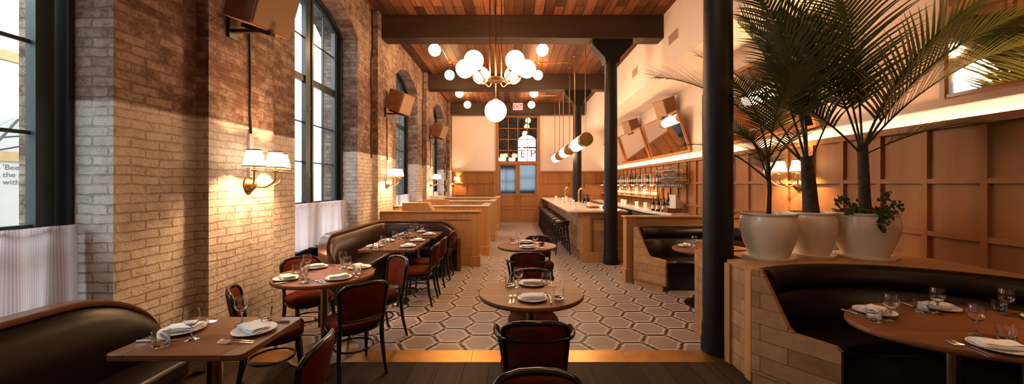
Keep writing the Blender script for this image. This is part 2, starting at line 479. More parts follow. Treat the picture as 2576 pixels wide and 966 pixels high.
# ------------------------------------------------------------------ constants of the room
XA, XB = -2.72, -2.614            # brick wall plane and pilaster plane
BAY = 3.96
YP = 3.195                         # first pilaster start
PW = .86
WIN = [(0.672 + BAY * k, 2.534 + BAY * k) for k in range(0, 4)]
SPR, RISE, SILL = 4.14, .32, .60
CEIL = 4.94
YB, YF = -3.2, 15.68              # back and far wall
XR = 3.85                          # panelled wall
XS, ZS = 2.94, 3.83               # bulkhead
OUTX = -3.36

def arc_pts(ya, yb, z0, rise, n=16):
    w = (yb - ya) / 2; rad = (w * w + rise * rise) / (2 * rise); zc = z0 + rise - rad; yc = (ya + yb) / 2
    a = math.asin(w / rad)
    return [(yc + rad * sin(-a + 2 * a * i / n), zc + rad * cos(-a + 2 * a * i / n)) for i in range(n + 1)]

# --- left brick wall
def prism_x(mb, poly_yz, x0, x1):
    n = len(poly_yz)
    mb.add([(x0, y, z) for y, z in poly_yz] + [(x1, y, z) for y, z in poly_yz],
           [tuple(range(n)), tuple(range(n, 2 * n))[::-1]] + [(i, n + i, n + (i + 1) % n, (i + 1) % n) for i in range(n)])
mb = MB(); arch = MB()
prev = YB
for ya, yb in WIN:
    if ya > prev: mb.box(OUTX, XA, prev, ya, 0, CEIL + .2)
    mb.box(OUTX, XA, ya, yb, 0, SILL)
    pts = arc_pts(ya, yb, SPR, RISE)
    for (p, q) in zip(pts, pts[1:]):       # wall above the arch in narrow strips
        prism_x(mb, [(p[0], p[1] + .22), (q[0], q[1] + .22), (q[0], CEIL + .2), (p[0], CEIL + .2)], OUTX, XA)
        prism_x(arch, [p, q, (q[0], q[1] + .22), (p[0], p[1] + .22)], OUTX, XA + .006)
    prev = yb
mb.box(OUTX, XA, prev, YF + .3, 0, CEIL + .2)
struct(mb, 'wall_left', M['brick'], 'old brick wall, painted cream below and bare brick above', smooth=0)
a = struct(arch, 'trim_1', M['brick_arch'], 'flat-arched brick rings over the tall windows', smooth=0)
for k in range(-1, 4):
    y = YP + BAY * k
    mb = MB().box(XA - .02, XB, y, y + PW, 0, CEIL + .1)
    struct(mb, 'trim_%d' % (k + 3), M['brick'], 'shallow brick pilaster on the brick wall, bay %s' % ('behind the camera', 'beside the round table', 'at the bench corner', 'beside the second booth', 'at the far wall')[k + 1], smooth=0)

# --- floors
o = struct(MB().box(OUTX, 4.1, 3.60, YF, -.1, 0), 'floor', M['mosaic'], 'mosaic tile floor of large outlined hexagons')
o = struct(MB().box(OUTX, 4.1, YB, 3.36, -.1, 0), 'floor_boards', M['darkfloor'], 'dark wooden floorboards in front of the brass strip')
x = OUTX; mb = MB()
for x1 in (-1.9, -.395, 1.02, 2.3, 4.1):
    mb.box(x + .0015, x1 - .0015, 3.36, 3.60, -.1, .003); x = x1
struct(mb, 'trim_7', M['brass_old'], 'brass threshold strip between floorboards and mosaic')

# --- ceiling, beams
struct(MB().box(OUTX, 4.1, YB, YF + .3, CEIL, CEIL + .12), 'ceiling', M['ceilwood'], 'ceiling of brown wooden planks')
BEAM = [(3.41 + BAY * k) for k in range(-1, 4)]
blab = ['dark timber beam behind the viewer', 'dark timber beam above the brass threshold strip', 'dark timber beam on the column at the bar end', 'dark timber beam on the column behind the bar', 'dark timber beam carrying the exit sign']
for k, y in enumerate(BEAM):
    mb = MB().box(XA - .05, XS + .03, y - .17 + .15, y + .17 + .15, 4.48, CEIL)
    o = mb.build('ceiling_beam', M['beam'], bevel=.012); tag(o, blab[k], 'beam', 'ceiling beams', 'structure')
# --- walls
struct(MB().box(XR, 4.15, YB, YF + .3, 0, 2.10).box(XR, XR + .03, YB, YF, 2.10, 2.15), 'wall_right', M['panel'], 'wood panelled wall behind booths and bar')
struct(MB().box(4.02, 4.15, YB, YF + .3, 2.10, CEIL), 'wall_right_upper', M['plaster_r'], 'cream plaster wall above the panelling')
struct(MB().box(XS, 4.15, YB, YF + .3, ZS, CEIL + .1), 'ceiling_bulkhead', M['plaster'], 'pale plaster bulkhead along the ceiling edge')
struct(MB().box(OUTX, 4.15, YB - .15, YB, 0, CEIL), 'wall_back', M['plaster'])
# panelling battens
mb = MB()
nb = 0
y = 3.039 - .44 * 14
while y < YF:
    if y > YB: mb.box(XR - .034, XR + .01, y - .022, y + .022, .0, 2.10)
    y += .44
for z in (.15, .66, 1.15, 1.63): mb.box(XR - .031, XR + .01, YB, YF, z - .022, z + .022)
struct(mb, 'trim_8', M['panel'], 'grid of battens on the panelled wall')
struct(MB().box(XR - .05, XR + .03, YB, YF, 2.10, 2.165), 'trim_9', M['panel'], 'wooden cap rail along the panelled wall')
struct(MB().box(3.985, 4.02, YB, YF, 2.30, 2.315), 'trim_11', M['plaster_r'], 'thin picture rail above the cove light')
o = MB().box(XR + .06, XR + .11, YB, YF - .02, 2.105, 2.12).build('cove_light_strip', M['cove']); tag(o, 'glowing light strip hidden along the panelling top', 'light strip')

# far wall with door and transom
DX0, DX1, FX0, FX1 = -.655, .975, -.78, 1.07
mb = MB().box(OUTX, FX0, YF, YF + .15, 0, CEIL).box(FX1, 4.15, YF, YF + .15, 0, CEIL).box(FX0, FX1, YF, YF + .15, 4.53, CEIL)
struct(mb, 'wall_far', M['plaster'], 'white plaster end wall above wood panelling')
mb = MB().box(XA, FX0, YF - .05, YF, 0, 2.14).box(FX1, XR, YF - .05, YF, 0, 2.14)
struct(mb, 'trim_12', M['panel'], 'wood panelling across the end wall')
mb = MB()
x = FX0
while x > XA: mb.box(x - .1 if x == FX0 else x - .022, x if x == FX0 else x + .022, YF - .088, YF - .045, 0, 2.10); x -= .48 if x != FX0 else .28
x = FX1 + .35
mb.box(FX1, FX1 + .1, YF - .088, YF - .045, 0, 2.10)
while x < XR: mb.box(x - .022, x + .022, YF - .088, YF - .045, 0, 2.10); x += .485
for z in (.66, 1.17, 1.66):
    mb.box(XA, FX0, YF - .085, YF - .045, z - .022, z + .022).box(FX1, XR, YF - .085, YF - .045, z - .022, z + .022)
mb.box(XA, FX0, YF - .11, YF, 2.10, 2.166).box(FX1, XR, YF - .11, YF, 2.10, 2.166)
struct(mb, 'trim_13', M['panel'], 'grid of battens on the end wall panelling')
# transom window
win = empty('window_5', (.145, YF, 2.5)); tag(win, 'multi-pane transom window over the double door', None, None, 'structure')
fr = MB()
fx0, fx1, fz0, fz1 = FX0 - .145, FX1 - .145, .001, 2.03
for bx in ((fx0, fx0 + .12, fz0, fz1), (fx1 - .12, fx1, fz0, fz1), (fx0 + .12, fx1 - .12, fz1 - .11, fz1), (fx0 + .12, fx1 - .12, fz0, fz0 + .07)):
    fr.box(bx[0], bx[1], -.07, .15, bx[2], bx[3])
fr.build('window_frame', M['panel'], win)
mt = MB()
gx0, gx1, gz0, gz1 = fx0 + .12, fx1 - .12, .07, 1.92
for i in range(1, 4):
    xx = gx0 + (gx1 - gx0) * i / 4; mt.box(xx - .015, xx + .015, .03, .07, gz0, gz1)
    zz = gz0 + (gz1 - gz0) * i / 4; mt.box(gx0, gx1, .033, .067, zz - .015, zz + .015)
mt.build('muntins', M['panel'], win)
MB().box(gx0, gx1, .048, .052, gz0, gz1).build('pane', M['pane'], win)
# double door
dr = empty('door_1', (.145, YF, 0)); tag(dr, 'wooden double door with frosted glass lights', None, None, 'structure')
f2 = MB()
for bx in ((fx0, fx0 + .11, 0, 2.46), (fx1 - .11, fx1, 0, 2.46), (fx0, fx1, 2.461, 2.5)): f2.box(bx[0], bx[1], -.07, .15, bx[2], bx[3])
f2.build('door_frame', M['panel'], dr)
for sgn in (-1, 1):
    x0, x1 = (-.81, -.004) if sgn < 0 else (.004, .81)
    lf = MB().box(x0, x0 + .085, 0, .05, .01, 2.455).box(x1 - .085, x1, 0, .05, .01, 2.455).box(x0 + .085, x1 - .085, .004, .046, .01, 1.22).box(x0 + .085, x1 - .085, .004, .046, 2.40, 2.455)
    leaf = lf.build('door_leaf', M['panel'], dr)
    MB().box(x0 + .085, x1 - .085, .02, .03, 1.22, 2.40).build('pane', M['reeded'], leaf)
    MB().tube([(-sgn * 0 + (x1 - .05 if sgn < 0 else x0 + .05), -.03, 1.0), ((x1 - .05 if sgn < 0 else x0 + .05), -.03, 1.25)], .012).build('door_handle', M['brass'], leaf)
    pm = MB()
    for za, zb in ((.1, .58), (.68, 1.14)):
        for q in ((x0 + .1, x1 - .1, za, za + .02), (x0 + .1, x1 - .1, zb - .02, zb), (x0 + .1, x0 + .12, za, zb), (x1 - .12, x1 - .1, za, zb)):
            pm.box(q[0], q[1], -.012, 0, q[2], q[3])
    pm.build('door_panel_moulding', M['panel'], leaf)
# vestibule beyond the door
VY = YF + 3.2
mb = MB().box(-2.2, -1.0, VY, VY + .3, 0, 5.2).box(-1.0, .14, VY, VY + .3, 0, .75).box(-1.0, .14, VY, VY + .3, 2.35, 5.2).box(.02, .14, VY, VY + .3, .7, 2.4).box(1.14, 2.6, VY, VY + .3, 0, 5.2).box(.14, 1.14, VY, VY + .3, 0, .75).box(-2.2, -2.0, YF + .3, VY, 0, 5.2).box(2.4, 2.6, YF + .3, VY, 0, 5.2)
pts = arc_pts(.14, 1.14, 3.82, .30)
for p, q in zip(pts, pts[1:]):
    mb.add([(p[0], VY, p[1]), (q[0], VY, q[1]), (q[0], VY, 5.2), (p[0], VY, 5.2), (p[0], VY + .3, p[1]), (q[0], VY + .3, q[1]), (q[0], VY + .3, 5.2), (p[0], VY + .3, 5.2)],
           [(0, 3, 2, 1), (4, 5, 6, 7), (0, 1, 5, 4), (2, 3, 7, 6), (0, 4, 7, 3), (1, 2, 6, 5)])
struct(mb, 'wall_vestibule', M['brick_raw'], 'dark brick wall of the entry beyond the door', smooth=0)
struct(MB().box(-2.2, 2.6, YF + .15, VY + .3, -.1, 0), 'floor_vestibule', M['darkfloor'])
struct(MB().box(-2.2, 2.6, YF + .3, VY + .3, 5.2, 5.3), 'ceiling_vestibule', M['beam'])
win = empty('window_6', (.64, VY + .12, 0)); tag(win, 'arched street window with large letters, seen through the transom', None, None, 'structure')
fr = MB()
fr.box(-1.6, -.52, 0, .05, 1.72, 1.78).box(-1.6, -.52, 0, .05, 1.08, 1.30).box(-1.08, -1.03, 0, .05, .75, 2.35).box(-.45, .45, 0, .05, 1.9, 1.96).box(-.45, .45, 0, .05, 1.08, 1.34)
for zz in (.8, 3.44, 2.72): fr.box(-.55, .55, 0, .06, zz, zz + .07)
fr.box(-.55, -.44, 0, .06, .75, 3.95).box(.44, .55, 0, .06, .75, 3.95)
fr.build('window_frame', M['blackmetal'], win)
MB().box(-.5, .5, .02, .025, .85, 4.1).build('pane', M['pane'], win)
def text(name, s, size, mat, loc, rot, parent=None, extrude=.002, spacing=1.0, align='LEFT', bold=0.):
    c = bpy.data.curves.new(name, 'FONT'); c.body = s; c.size = size; c.extrude = extrude; c.align_x = align
    c.offset = size * bold; c.space_character = spacing; c.space_line = 1.0
    c.materials.append(mat); o = bpy.data.objects.new(name, c); COL.objects.link(o)
    bpy.context.view_layer.update()
    me = bpy.data.meshes.new_from_object(o.evaluated_get(bpy.context.evaluated_depsgraph_get()))
    bpy.data.objects.remove(o); me.name = name
    o = bpy.data.objects.new(name, me); COL.objects.link(o)
    o.location = loc; o.rotation_euler = rot; o.parent = parent; return o
text('lettering', 'E P', .56, M['signink'], (-.36, .0, 2.97), (pi / 2, 0, 0), win, spacing=1.15)
for (xx, zz, r) in ((.45, 3.95, .10), (.22, 3.40, .085), (.54, 3.36, .05)):
    L = empty('vestibule_globe_lamp', (xx, YF + 1.6, zz)); tag(L, 'small round hanging lamp behind the transom, ' + ('topmost' if zz > 3.9 else 'largest below' if r > .06 else 'smallest, beside another'), 'lamp', 'hanging lamps behind the transom')
    MB().sphere((0, 0, 0), r, 16, 10).build('globe', M['lantern'], L)
    MB().tube([(0, 0, r), (0, 0, 5.2 - zz)], .006, 6).build('rod', M['brass'], L)
for i, xx in enumerate((-.58, -.44, -.16, -.04)):
    o = MB().sphere((0, 0, 0), .085, 14, 8).build('round_lamp', M['shade'], loc=(xx, YF + .12 - .03, 2.5 + .155)); 
    tag(o, 'small round glowing lamp on the transom ledge, number ' + 'one two three four'.split()[i] + ' from the hinge side', 'lamp', 'lamps on the transom ledge')

# ------------------------------------------------------------------ windows of the brick wall
wl = ['tall arched window behind the viewer', 'tall arched window above the checked curtain and bench', 'tall arched window above the second cafe curtain', 'tall arched window beside the first wooden booth', 'tall arched window beside the furthest booth']
for k, (ya, yb) in enumerate(WIN, 1):
    yc = (ya + yb) / 2; w = (yb - ya) / 2
    win = empty('window_%d' % k, (0, yc, 0)); tag(win, wl[k], None, None, 'structure')
    X0, X1 = -3.12, -2.985
    # casing (deep box frame lining the opening)
    cs = MB()
    arcp = arc_pts(-w, w, SPR, RISE); arci = arc_pts(-w + .03, w - .03, SPR, RISE - .03)
    cs.box(X0, X1, -w, -w + .03, SILL, SPR + .002).box(X0, X1, w - .03, w, SILL, SPR + .002).box(X0 + .004, X1 - .004, -w + .03, w - .03, SILL, SILL + .05)
    for (p, q), (pi_, qi) in zip(zip(arcp, arcp[1:]), zip(arci, arci[1:])): prism_x(cs, [pi_, qi, q, p], X0, X1)
    cs.build('casing', M['blackmetal'], win, smooth=0)
    # sash frames
    sx0, sx1 = -3.12, -3.06
    sf = MB()
    def vbar(y, hw, z0, z1, d0=sx0, d1=sx1): sf.box(d0, d1, y - hw, y + hw, z0, z1)
    ztop = lambda y: SPR + RISE - .05 - RISE * (y / w) ** 2
    vbar(0, .045, SILL, ztop(0)); 
    for sg in (-1, 1):
        vbar(sg * .085, .022, SILL, ztop(.09), -3.11, -3.045); vbar(sg * (w - .08), .032, SILL, SPR)
        vbar(sg * (w - .14), .018, SILL, SPR + .02, -3.11, -3.045)
        vbar(sg * (w * .5), .012, SILL, ztop(w * .5), -3.10, -3.08)
    sf.box(sx0 + .006, sx1 - .006, -w + .05, w - .05, 3.10, 3.20)
    sf.box(sx0 + .006, sx1 - .006, -w + .05, w - .05, 1.27, 1.345).box(sx0 + .006, sx1 - .006, -w + .05, w - .05, SILL + .05, SILL + .12)
    for z in (1.93, 2.51, 3.76): sf.box(-3.097, -3.083, -w + .05, w - .05, z - .012, z + .012)
    arcj = arc_pts(-w + .12, w - .12, SPR, RISE - .10)
    for (p, q), (pi_, qi) in zip(zip(arci, arci[1:]), zip(arcj, arcj[1:])): prism_x(sf, [pi_, qi, q, p], -3.115, -3.055)
    sf.build('window_frame', M['teal'], win, smooth=0)
    MB().box(-3.093, -3.088, -w + .05, w - .05, SILL + .05, SPR + .26).build('pane', M['pane'], win)
    for z in (1.72, 2.72):
        MB().tube([(-3.045, -.03, z - .05), (-3.025, -.03, z), (-3.045, -.02, z + .05)], .008, 6).build('latch', M['brass'], win)
    MB().box(-3.15, XA + .06, -w - .03, w + .03, SILL - .04, SILL).build('window_sill', M['blackmetal'], win, bevel=.004)
    # cafe curtain with rod
    cl = ['hidden cafe curtain behind the viewer', 'checked cafe curtain behind the leather bench end', 'pink-white cafe curtain behind the rolled bench end', 'small cafe curtain above the first wooden booth', 'narrow cafe curtain at the furthest window'][k]
    if k > 0:
        cu = empty('cafe_curtain', (-2.925, yc, 0)); tag(cu, cl, 'curtain', 'cafe curtains')
        nU, nV = 160, 10; vs = []; fs = []
        rnd = random.Random(k)
        ph = [rnd.uniform(0, 6.28) for _ in range(4)]
        ok = -w + .03
        for j in range(nV + 1):
            for i in range(nU + 1):
                yy = -w + .03 + (2 * w - .06) * i / nU; t = j / nV
                zz = 1.335 - .64 * t
                amp = .010 + .016 * t
                xx = amp * (sin(yy * 31 + ph[0]) + .6 * sin(yy * 57 + ph[1] + t * .8)) + .006 * sin(yy * 11 + ph[2]) * t
                if j == 0: xx += .006 * sin(yy * 190)
                vs.append((xx, yy, zz + (.006 * sin(yy * 17) if j == nV else 0)))
        for j in range(nV):
            for i in range(nU):
                q = j * (nU + 1) + i; fs.append((q, q + 1, q + nU + 2, q + nU + 1))
        MB().add(vs, fs).build('fabric', M['gingham'], cu, smooth=80)
        MB().tube([(-.030, -w + .031, 1.322), (-.030, w - .031, 1.322)], .007, 8).build('curtain_rod', M['blackmetal'], cu)

# ------------------------------------------------------------------ the street outside
struct(MB().box(-60, OUTX - .01, -40, 60, -.6, -.5).box(OUTX - .01, 40, YF + 3.6, 60, -.6, -.5), 'ground', M['asphalt'], 'grey street outside the windows')
fac = empty('street_building', (-7.2, 3.0, -.5)); tag(fac, 'pale street building with orange bands and lettering outside the window', 'building')
MB().box(-6, 0, -12, 3.2, 0, 5.2).build('facade', M['facade'], fac)
for z in (2.43, 3.86): MB().box(-.02, .015, -12, 3.2, z + .0, z + .14).build('band', M['orange'], fac)
text('lettering', "'Been\nthe w\nwith", .105, M['signink'], (.003, 2.255, 2.31), (pi / 2, 0, pi / 2), fac, extrude=.0004)
tr = empty('bare_street_tree', (-5.9, 3.75, -.5)); tag(tr, 'bare branching tree outside the tall window', 'tree')
mbt = MB(); rt = random.Random(3)
def branch(p, d, L, r, depth):
    pts = [p]; q = p.copy(); dd = d.copy()
    for _ in range(4):
        dd = (dd + Vector((rt.uniform(-.25, .25), rt.uniform(-.25, .25), rt.uniform(-.1, .2)))).normalized(); q = q + dd * L / 4; pts.append(q.copy())
    mbt.tube(pts, [r * (1 - .12 * i) for i in range(5)], 5)
    if depth:
        for _ in range(3 if depth > 1 else 4):
            b = pts[rt.randint(1, 4)]
            branch(b, (dd + Vector((rt.uniform(-1, 1), rt.uniform(-1, 1), rt.uniform(-.3, .6)))).normalized(), L * .68, r * .45, depth - 1)
branch(Vector((0, 0, 0)), Vector((0, 0, 1)), 2.4, .06, 4)
mbt.build('trunk', M['bark'], tr)

# ------------------------------------------------------------------ columns
for k, (cx, cy, lab) in enumerate(((1.95, 3.58, 'thick black iron column rising in front of the potted palms'), (1.945, 7.54, 'black iron column standing at the near end of the bar'), (1.935, 11.5, 'dark iron column behind the bar taps'))):
    c = empty('iron_column', (cx, cy, 0)); tag(c, lab, 'column', 'iron columns', 'structure')
    MB().lathe([(0, 0), (.150, 0), (.150, .12), (.142, .14), (.142, .26), (.134, .29), (.132, 2.), (.122, 4.1), (0, 4.1)], 32).build('shaft', M['iron'], c)
    cap = MB()
    prof = [(-.13, 4.02), (.13, 4.02), (.16, 4.12), (.40, 4.38), (.40, 4.479), (-.40, 4.479), (-.40, 4.38), (-.16, 4.12)]
    cap.add([(x, -.15, z) for x, z in prof] + [(x, .15, z) for x, z in prof], [tuple(range(8)), tuple(range(8, 16))[::-1]] + [(i, 8 + i, 8 + (i + 1) % 8, (i + 1) % 8) for i in range(8)])
    cap.build('bracket', M['beam'] if False else M['iron'], c, bevel=.006)

# ------------------------------------------------------------------ lamps
def globe_light(x, y, z, r, label):
    L = empty('ceiling_globe_light', (x, y, CEIL)); tag(L, label, 'ceiling light', 'single globe ceiling lights')
    MB().lathe([(0, 0), (.055, 0), (.05, -.03), (.012, -.04), (.012, z + r - CEIL), (0, z + r - CEIL)], 14).build('stem', M['brass'], L)
    MB().lathe([(0, z + r - CEIL + .015), (.035, z + r - CEIL + .015), (.045, z + r - CEIL - .02), (0, z + r - CEIL - .02)], 14).build('collar', M['brass'], L)
    MB().sphere((0, 0, z - CEIL), r).build('globe', M['globe_s'], L)
for x, y, l in ((-1.77, 8.3, 'brick-wall side, just past the bar-end beam'), (-1.77, 10.2, 'brick-wall side, before the second column beam'), (.62, 8.3, 'bar side, just past the bar-end beam'), (.64, 10.2, 'bar side, before the second column beam'),
                (-1.80, 12.25, 'brick-wall side, past the second column beam'), (-1.76, 14.0, 'brick-wall side, before the exit sign beam'), (.64, 12.25, 'bar side, past the second column beam'), (.64, 14.0, 'bar side, beside the exit sign')):
    globe_light(x, y, 4.585, .132, 'round opal globe ceiling light, ' + l)
for y, l in ((10.2, 'between the nearer globe lights'), (14.0, 'between the further globe lights')):
    o = MB().tube([(-1.77, y, CEIL - .012), (1.57, y, CEIL - .012)], .011, 6).tube([(-1.77, y - 1.85, CEIL - .012), (-1.77, y, CEIL - .012)], .011, 6).tube([(.63, y - 1.85, CEIL - .012), (.63, y, CEIL - .012)], .011, 6).build('ceiling_conduit', M['brass'])
    tag(o, 'thin brass conduit on the planks ' + l, 'conduit', 'ceiling conduits')

for x, y, l in ((.62, .38, 'above the viewer'), (.62, 2.28, 'above the near centre table')):
    globe_light(x, y, 4.585, .132, 'round opal globe light of the front bay, ' + l)
# chandelier
ch = empty('globe_chandelier', (-.31, 6.2, CEIL)); tag(ch, 'large brass chandelier with a ring of opal globes and one hanging below', 'chandelier')
zr = 3.53 - CEIL; zh = 3.335 - CEIL
MB().lathe([(0, 0), (.16, 0), (.16, -.02), (0, -.03)], 24).build('canopy', M['bronze'], ch)
MB().lathe([(0, zh + .03), (.125, zh + .03), (.14, zh), (.125, zh - .03), (.03, zh - .045), (0, zh - .05)], 28).build('hub', M['bronze'], ch)
for i in range(6):
    a = R(30 + 60 * i)
    MB().tube([(.11 * cos(a), .11 * sin(a), 0), (.11 * cos(a), .11 * sin(a), zh)], .008, 8).build('rod', M['bronze'], ch)
MB().tube([(0, 0, 0), (0, 0, zh)], .012, 8).build('rod', M['bronze'], ch)
for i, deg in enumerate((5, 57, 123, 175, 232, 308)):
    a = R(deg); Rr = .52
    c = Vector((Rr * cos(a), Rr * sin(a) * .95, zr))
    h = Vector((cos(a) * .12, sin(a) * .12, zh))
    arm = MB().tube([h, h + Vector((cos(a) * .10, sin(a) * .10, -.07)), Vector((c.x * .72, c.y * .72, zr - .16)), Vector((c.x * .80, c.y * .80, zr - .10))], .009, 8, smooth=6)
    am = arm.build('arm', M['bronze'], ch)
    MB().sphere((c.x * .76, c.y * .76, zr - .12), .035, 12, 8).build('socket', M['bronze'], am)
    MB().sphere(c, .150).build('globe', M['globe'], ch)
MB().tube([(0, 0, zh), (0, 0, 2.82 + .17 - CEIL)], .014, 10).build('rod', M['bronze'], ch)
MB().lathe([(0, .02), (.03, .02), (.06, -.02), (0, -.02)], 16, Matrix.Translation((0, 0, 2.82 + .18 - CEIL))).build('collar', M['bronze'], ch)
MB().sphere((0, 0, 2.82 - CEIL), .18, 32, 18).build('globe', M['globe'], ch)

# tube pendants over the bar
def tube_pendant(y0, y1, label):
    L = empty('bar_pendant_light', (1.57, (y0 + y1) / 2, 2.59)); tag(L, label, 'pendant light', 'tube pendants above the bar')
    h = (y1 - y0) / 2 + .12
    rot = Matrix.Rotation(-pi / 2, 4, 'X')
    MB().lathe([(.150, -h + .28), (.150, h - .28)], 28, rot).build('opal_tube', M['tube'], L)
    for sg in (-1, 1):
        m4 = Matrix.Translation((0, sg * (h - .14), 0)) @ rot
        MB().lathe([(0, -.14), (.15, -.14), (.154, -.13), (.154, .13), (.15, .14), (0, .14)], 28, m4).build('brass_cap', M['brass'], L)
        yy = sg * (y1 - y0) / 2
        MB().tube([(0, yy, .15), (0, yy, CEIL - 2.59)], .009, 8).build('rod', M['bronze'], L)
        MB().lathe([(0, 0), (.055, 0), (.055, -.02), (0, -.03)], 14, Matrix.Translation((0, yy, CEIL - 2.59))).build('ceiling_canopy', M['bronze'], L)
tube_pendant(8.27, 9.71, 'brass-capped glowing tube pendant over the near end of the bar')
tube_pendant(10.65, 12.0, 'brass-capped glowing tube pendant, middle one above the bar')
tube_pendant(13.0, 14.5, 'brass-capped glowing tube pendant nearest the end wall')

# wall sconces with three shades
def sconce(x, y, z, sgn, label, energy=5.):
    """sgn=+1: wall faces +X"""
    L = empty('wall_sconce', (x, y, z)); L.rotation_euler = (0, 0, 0 if sgn > 0 else pi)
    tag(L, label, 'wall lamp', 'three-shade brass wall sconces')
    rot = Matrix.Rotation(pi / 2, 4, 'Y')
    MB().lathe([(0, 0), (.075, 0), (.078, .02), (.060, .035), (.045, .06), (.02, .075), (0, .078)], 24, rot).build('backplate', M['brass'], L)
    for (sx, sy) in ((.215, -.225), (.265, .005), (.18, .225)):
        MB().tube([(.05, 0, -.01), (sx * .55, sy * .55, -.03), (sx * .95, sy * .95, .03), (sx, sy, .13)], .0075, 8, smooth=6).build('arm', M['brass'], L)
        MB().lathe([(0, .12), (.022, .125), (.024, .135), (.010, .14), (.010, .22), (0, .22)], 12, Matrix.Translation((sx, sy, 0))).build('candle_holder', M['brass'], L)
        b, t, z0, z1 = .092, .060, .165, .318
        sh = MB().lathe([(b, z0), (t, z1)], 40, Matrix.Translation((sx, sy, 0))).build('lamp_shade', M['shade'], L)
        MB().lathe([(b - .001, z0 - .004), (b + .002, z0 - .004), (b + .001, z0 + .007), (b - .003, z0 + .007)], 40, Matrix.Translation((sx, sy, 0)), True).build('lower_trim', M['trimred'], sh)
        MB().lathe(
            [(t - .002, z1 - .006), (t + .003, z1 - .006), (t + .001, z1 + .005), (t - .002, z1 + .005)], 40, Matrix.Translation((sx, sy, 0)), True).build('upper_trim', M['trimred'], sh)
        ld = bpy.data.lights.new('sconce_bulb', 'POINT'); ld.energy = energy; ld.color = WARM; ld.energy *= 7.5; ld.shadow_soft_size = .03
        lo = bpy.data.objects.new('sconce_bulb', ld); COL.objects.link(lo); lo.parent = L; lo.location = (sx, sy, .235)
for k, l in enumerate(('on the brick pilaster beside the round four-seat table', 'on the brick pilaster at the leather bench corner', 'on the brick pilaster beside the wooden booths', 'on the last pilaster by the end wall')):
    sconce(XB, 3.67 + BAY * k, 1.60, 1, 'lit three-shade brass sconce ' + l, 6.5)
sconce(XR - .01, 5.05, 1.60, -1, 'lit three-shade brass sconce on the panelling behind the palms', 6.5)
sconce(XR - .01, 1.10, 1.60, -1, 'lit three-shade brass sconce on the panelling above the leather booth', 6.5)
for k, l in enumerate(('in the first bay', 'in the second bay', 'in the third bay')):
    y = 3.67 + BAY * k
    o = MB().box(XB, XB + .022, y - .028 + .02, y + .028 + .02, 1.66, 2.10).build('conduit_cover', M['plaster'], bevel=.003)
    tag(o, 'pale cable cover above the sconce ' + l, 'cable cover', 'cable covers above the sconces')
    o = MB().tube([(XB + .012, y + .02, 2.10), (XB + .012, y + .02, 2.16), (XB + .014, y - .0, 2.3), (XB + .012, y + .01, 2.7), (XB + .014, y - .005, 3.5 if k else 3.1)], .010, 8).build('wall_cable', M['blackmetal'])
    tag(o, 'black cable running up the brick to the speaker ' + l, 'cable', 'black cables up the brick')
for k, l in enumerate(('round table', 'bench corner', 'wooden booths')):
    y = 3.20 + BAY * (k + 1) - .09
    o = MB().tube([(XA + .015, y, 2.1), (XA + .015, y + .01, 3.2), (XA + .015, y - .02, 3.9), (XA + .02, y + .05, 4.2), (XA + .02, y + .03, CEIL)], .011, 8).build('wall_conduit', M['blackmetal'])
    tag(o, 'black conduit in the wall corner past the ' + l, 'conduit', 'black conduits in the wall corners')

# speakers
def speaker(x, y, z, sgn, yaw, tilt, label, sc=1.):
    L = empty('wall_speaker', (x, y, z)); tag(L, label, 'speaker', 'wooden box wall speakers'); L.scale = (1, 1, 1)
    m4 = Matrix.Translation((sgn * .30, 0, 0)) @ Matrix.Rotation(R(yaw), 4, 'Z') @ Matrix.Rotation(R(tilt), 4, 'X') @ Matrix.Scale(sc, 4)
    MB().box(-.20, .20, -.17, .17, -.20, .20, m4).build('cabinet', M['speakerwood'], L, bevel=.004)
    MB().box(-.185, .185, -.182, -.168, -.185, .185, m4).build('grille', simple('speaker_cloth_' + str(len(bpy.data.objects)), (.28, .18, .11), .9, var=.05, scale=80), L)
    MB().box(-.025, .025, -.20, .17, -.235, -.203, m4).build('bracket_shelf', M['blackmetal'], L)
    MB().box(0 if sgn > 0 else -.30, .30 if sgn > 0 else 0, -.02, .02, -.245, -.215).box(0 if sgn > 0 else -.03, .03 if sgn > 0 else 0, -.05, .05, -.30, -.10).build('wall_bracket', M['blackmetal'], L)
speaker(XB, 3.44, 3.24, 1, 74, 20, 'large wooden speaker hung high beside the nearest tall window')
speaker(XB, 3.60 + BAY, 3.26, 1, 74, 20, 'wooden speaker above the sconce at the leather bench corner')
speaker(XB, 3.60 + 2 * BAY, 3.26, 1, 74, 20, 'wooden speaker above the sconce beside the wooden booths')
speaker(4.02, 9.2, 3.50, -1, -74, 20, 'wooden speaker above the nearest leaning mirror over the bar')
speaker(4.02, 11.9, 3.45, -1, -74, 20, 'wooden speaker above the second leaning mirror over the bar')

# exit sign
e = empty('exit_sign', (.14, 15.27, 4.78)); tag(e, 'lit exit sign with red letters on the end beam', 'exit sign')
MB().box(-.20, .20, -.03, .03, -.14, .14).build('sign_box', M['exitface'], e, bevel=.005)
text('lettering', 'EXIT', .24, M['exitred'], (0, -.031, -.083), (pi / 2, 0, 0), e, align='CENTER', spacing=1.05, bold=.028).scale = (.72, 1., 1.)

# vents on the bulkhead
for y, z, l in ((6.9, 4.33, 'nearer'), (9.1, 4.33, 'further')):
    v = empty('air_vent', (XS, y, z)); tag(v, l + ' slatted air vent in the pale bulkhead', 'vent', 'bulkhead air vents')
    MB().box(-.008, .0, -.22, .22, -.11, -.09).box(-.008, 0, -.22, .22, .09, .11).box(-.008, 0, -.22, -.2, -.09, .09).box(-.008, 0, .2, .22, -.09, .09).build('vent_frame', M['plaster'], v)
    s_ = MB()
    for i in range(5): s_.box(-.006, 0, -.2, .2, -.085 + i * .036, -.068 + i * .036)
    s_.build('slat', M['trimred'], v)

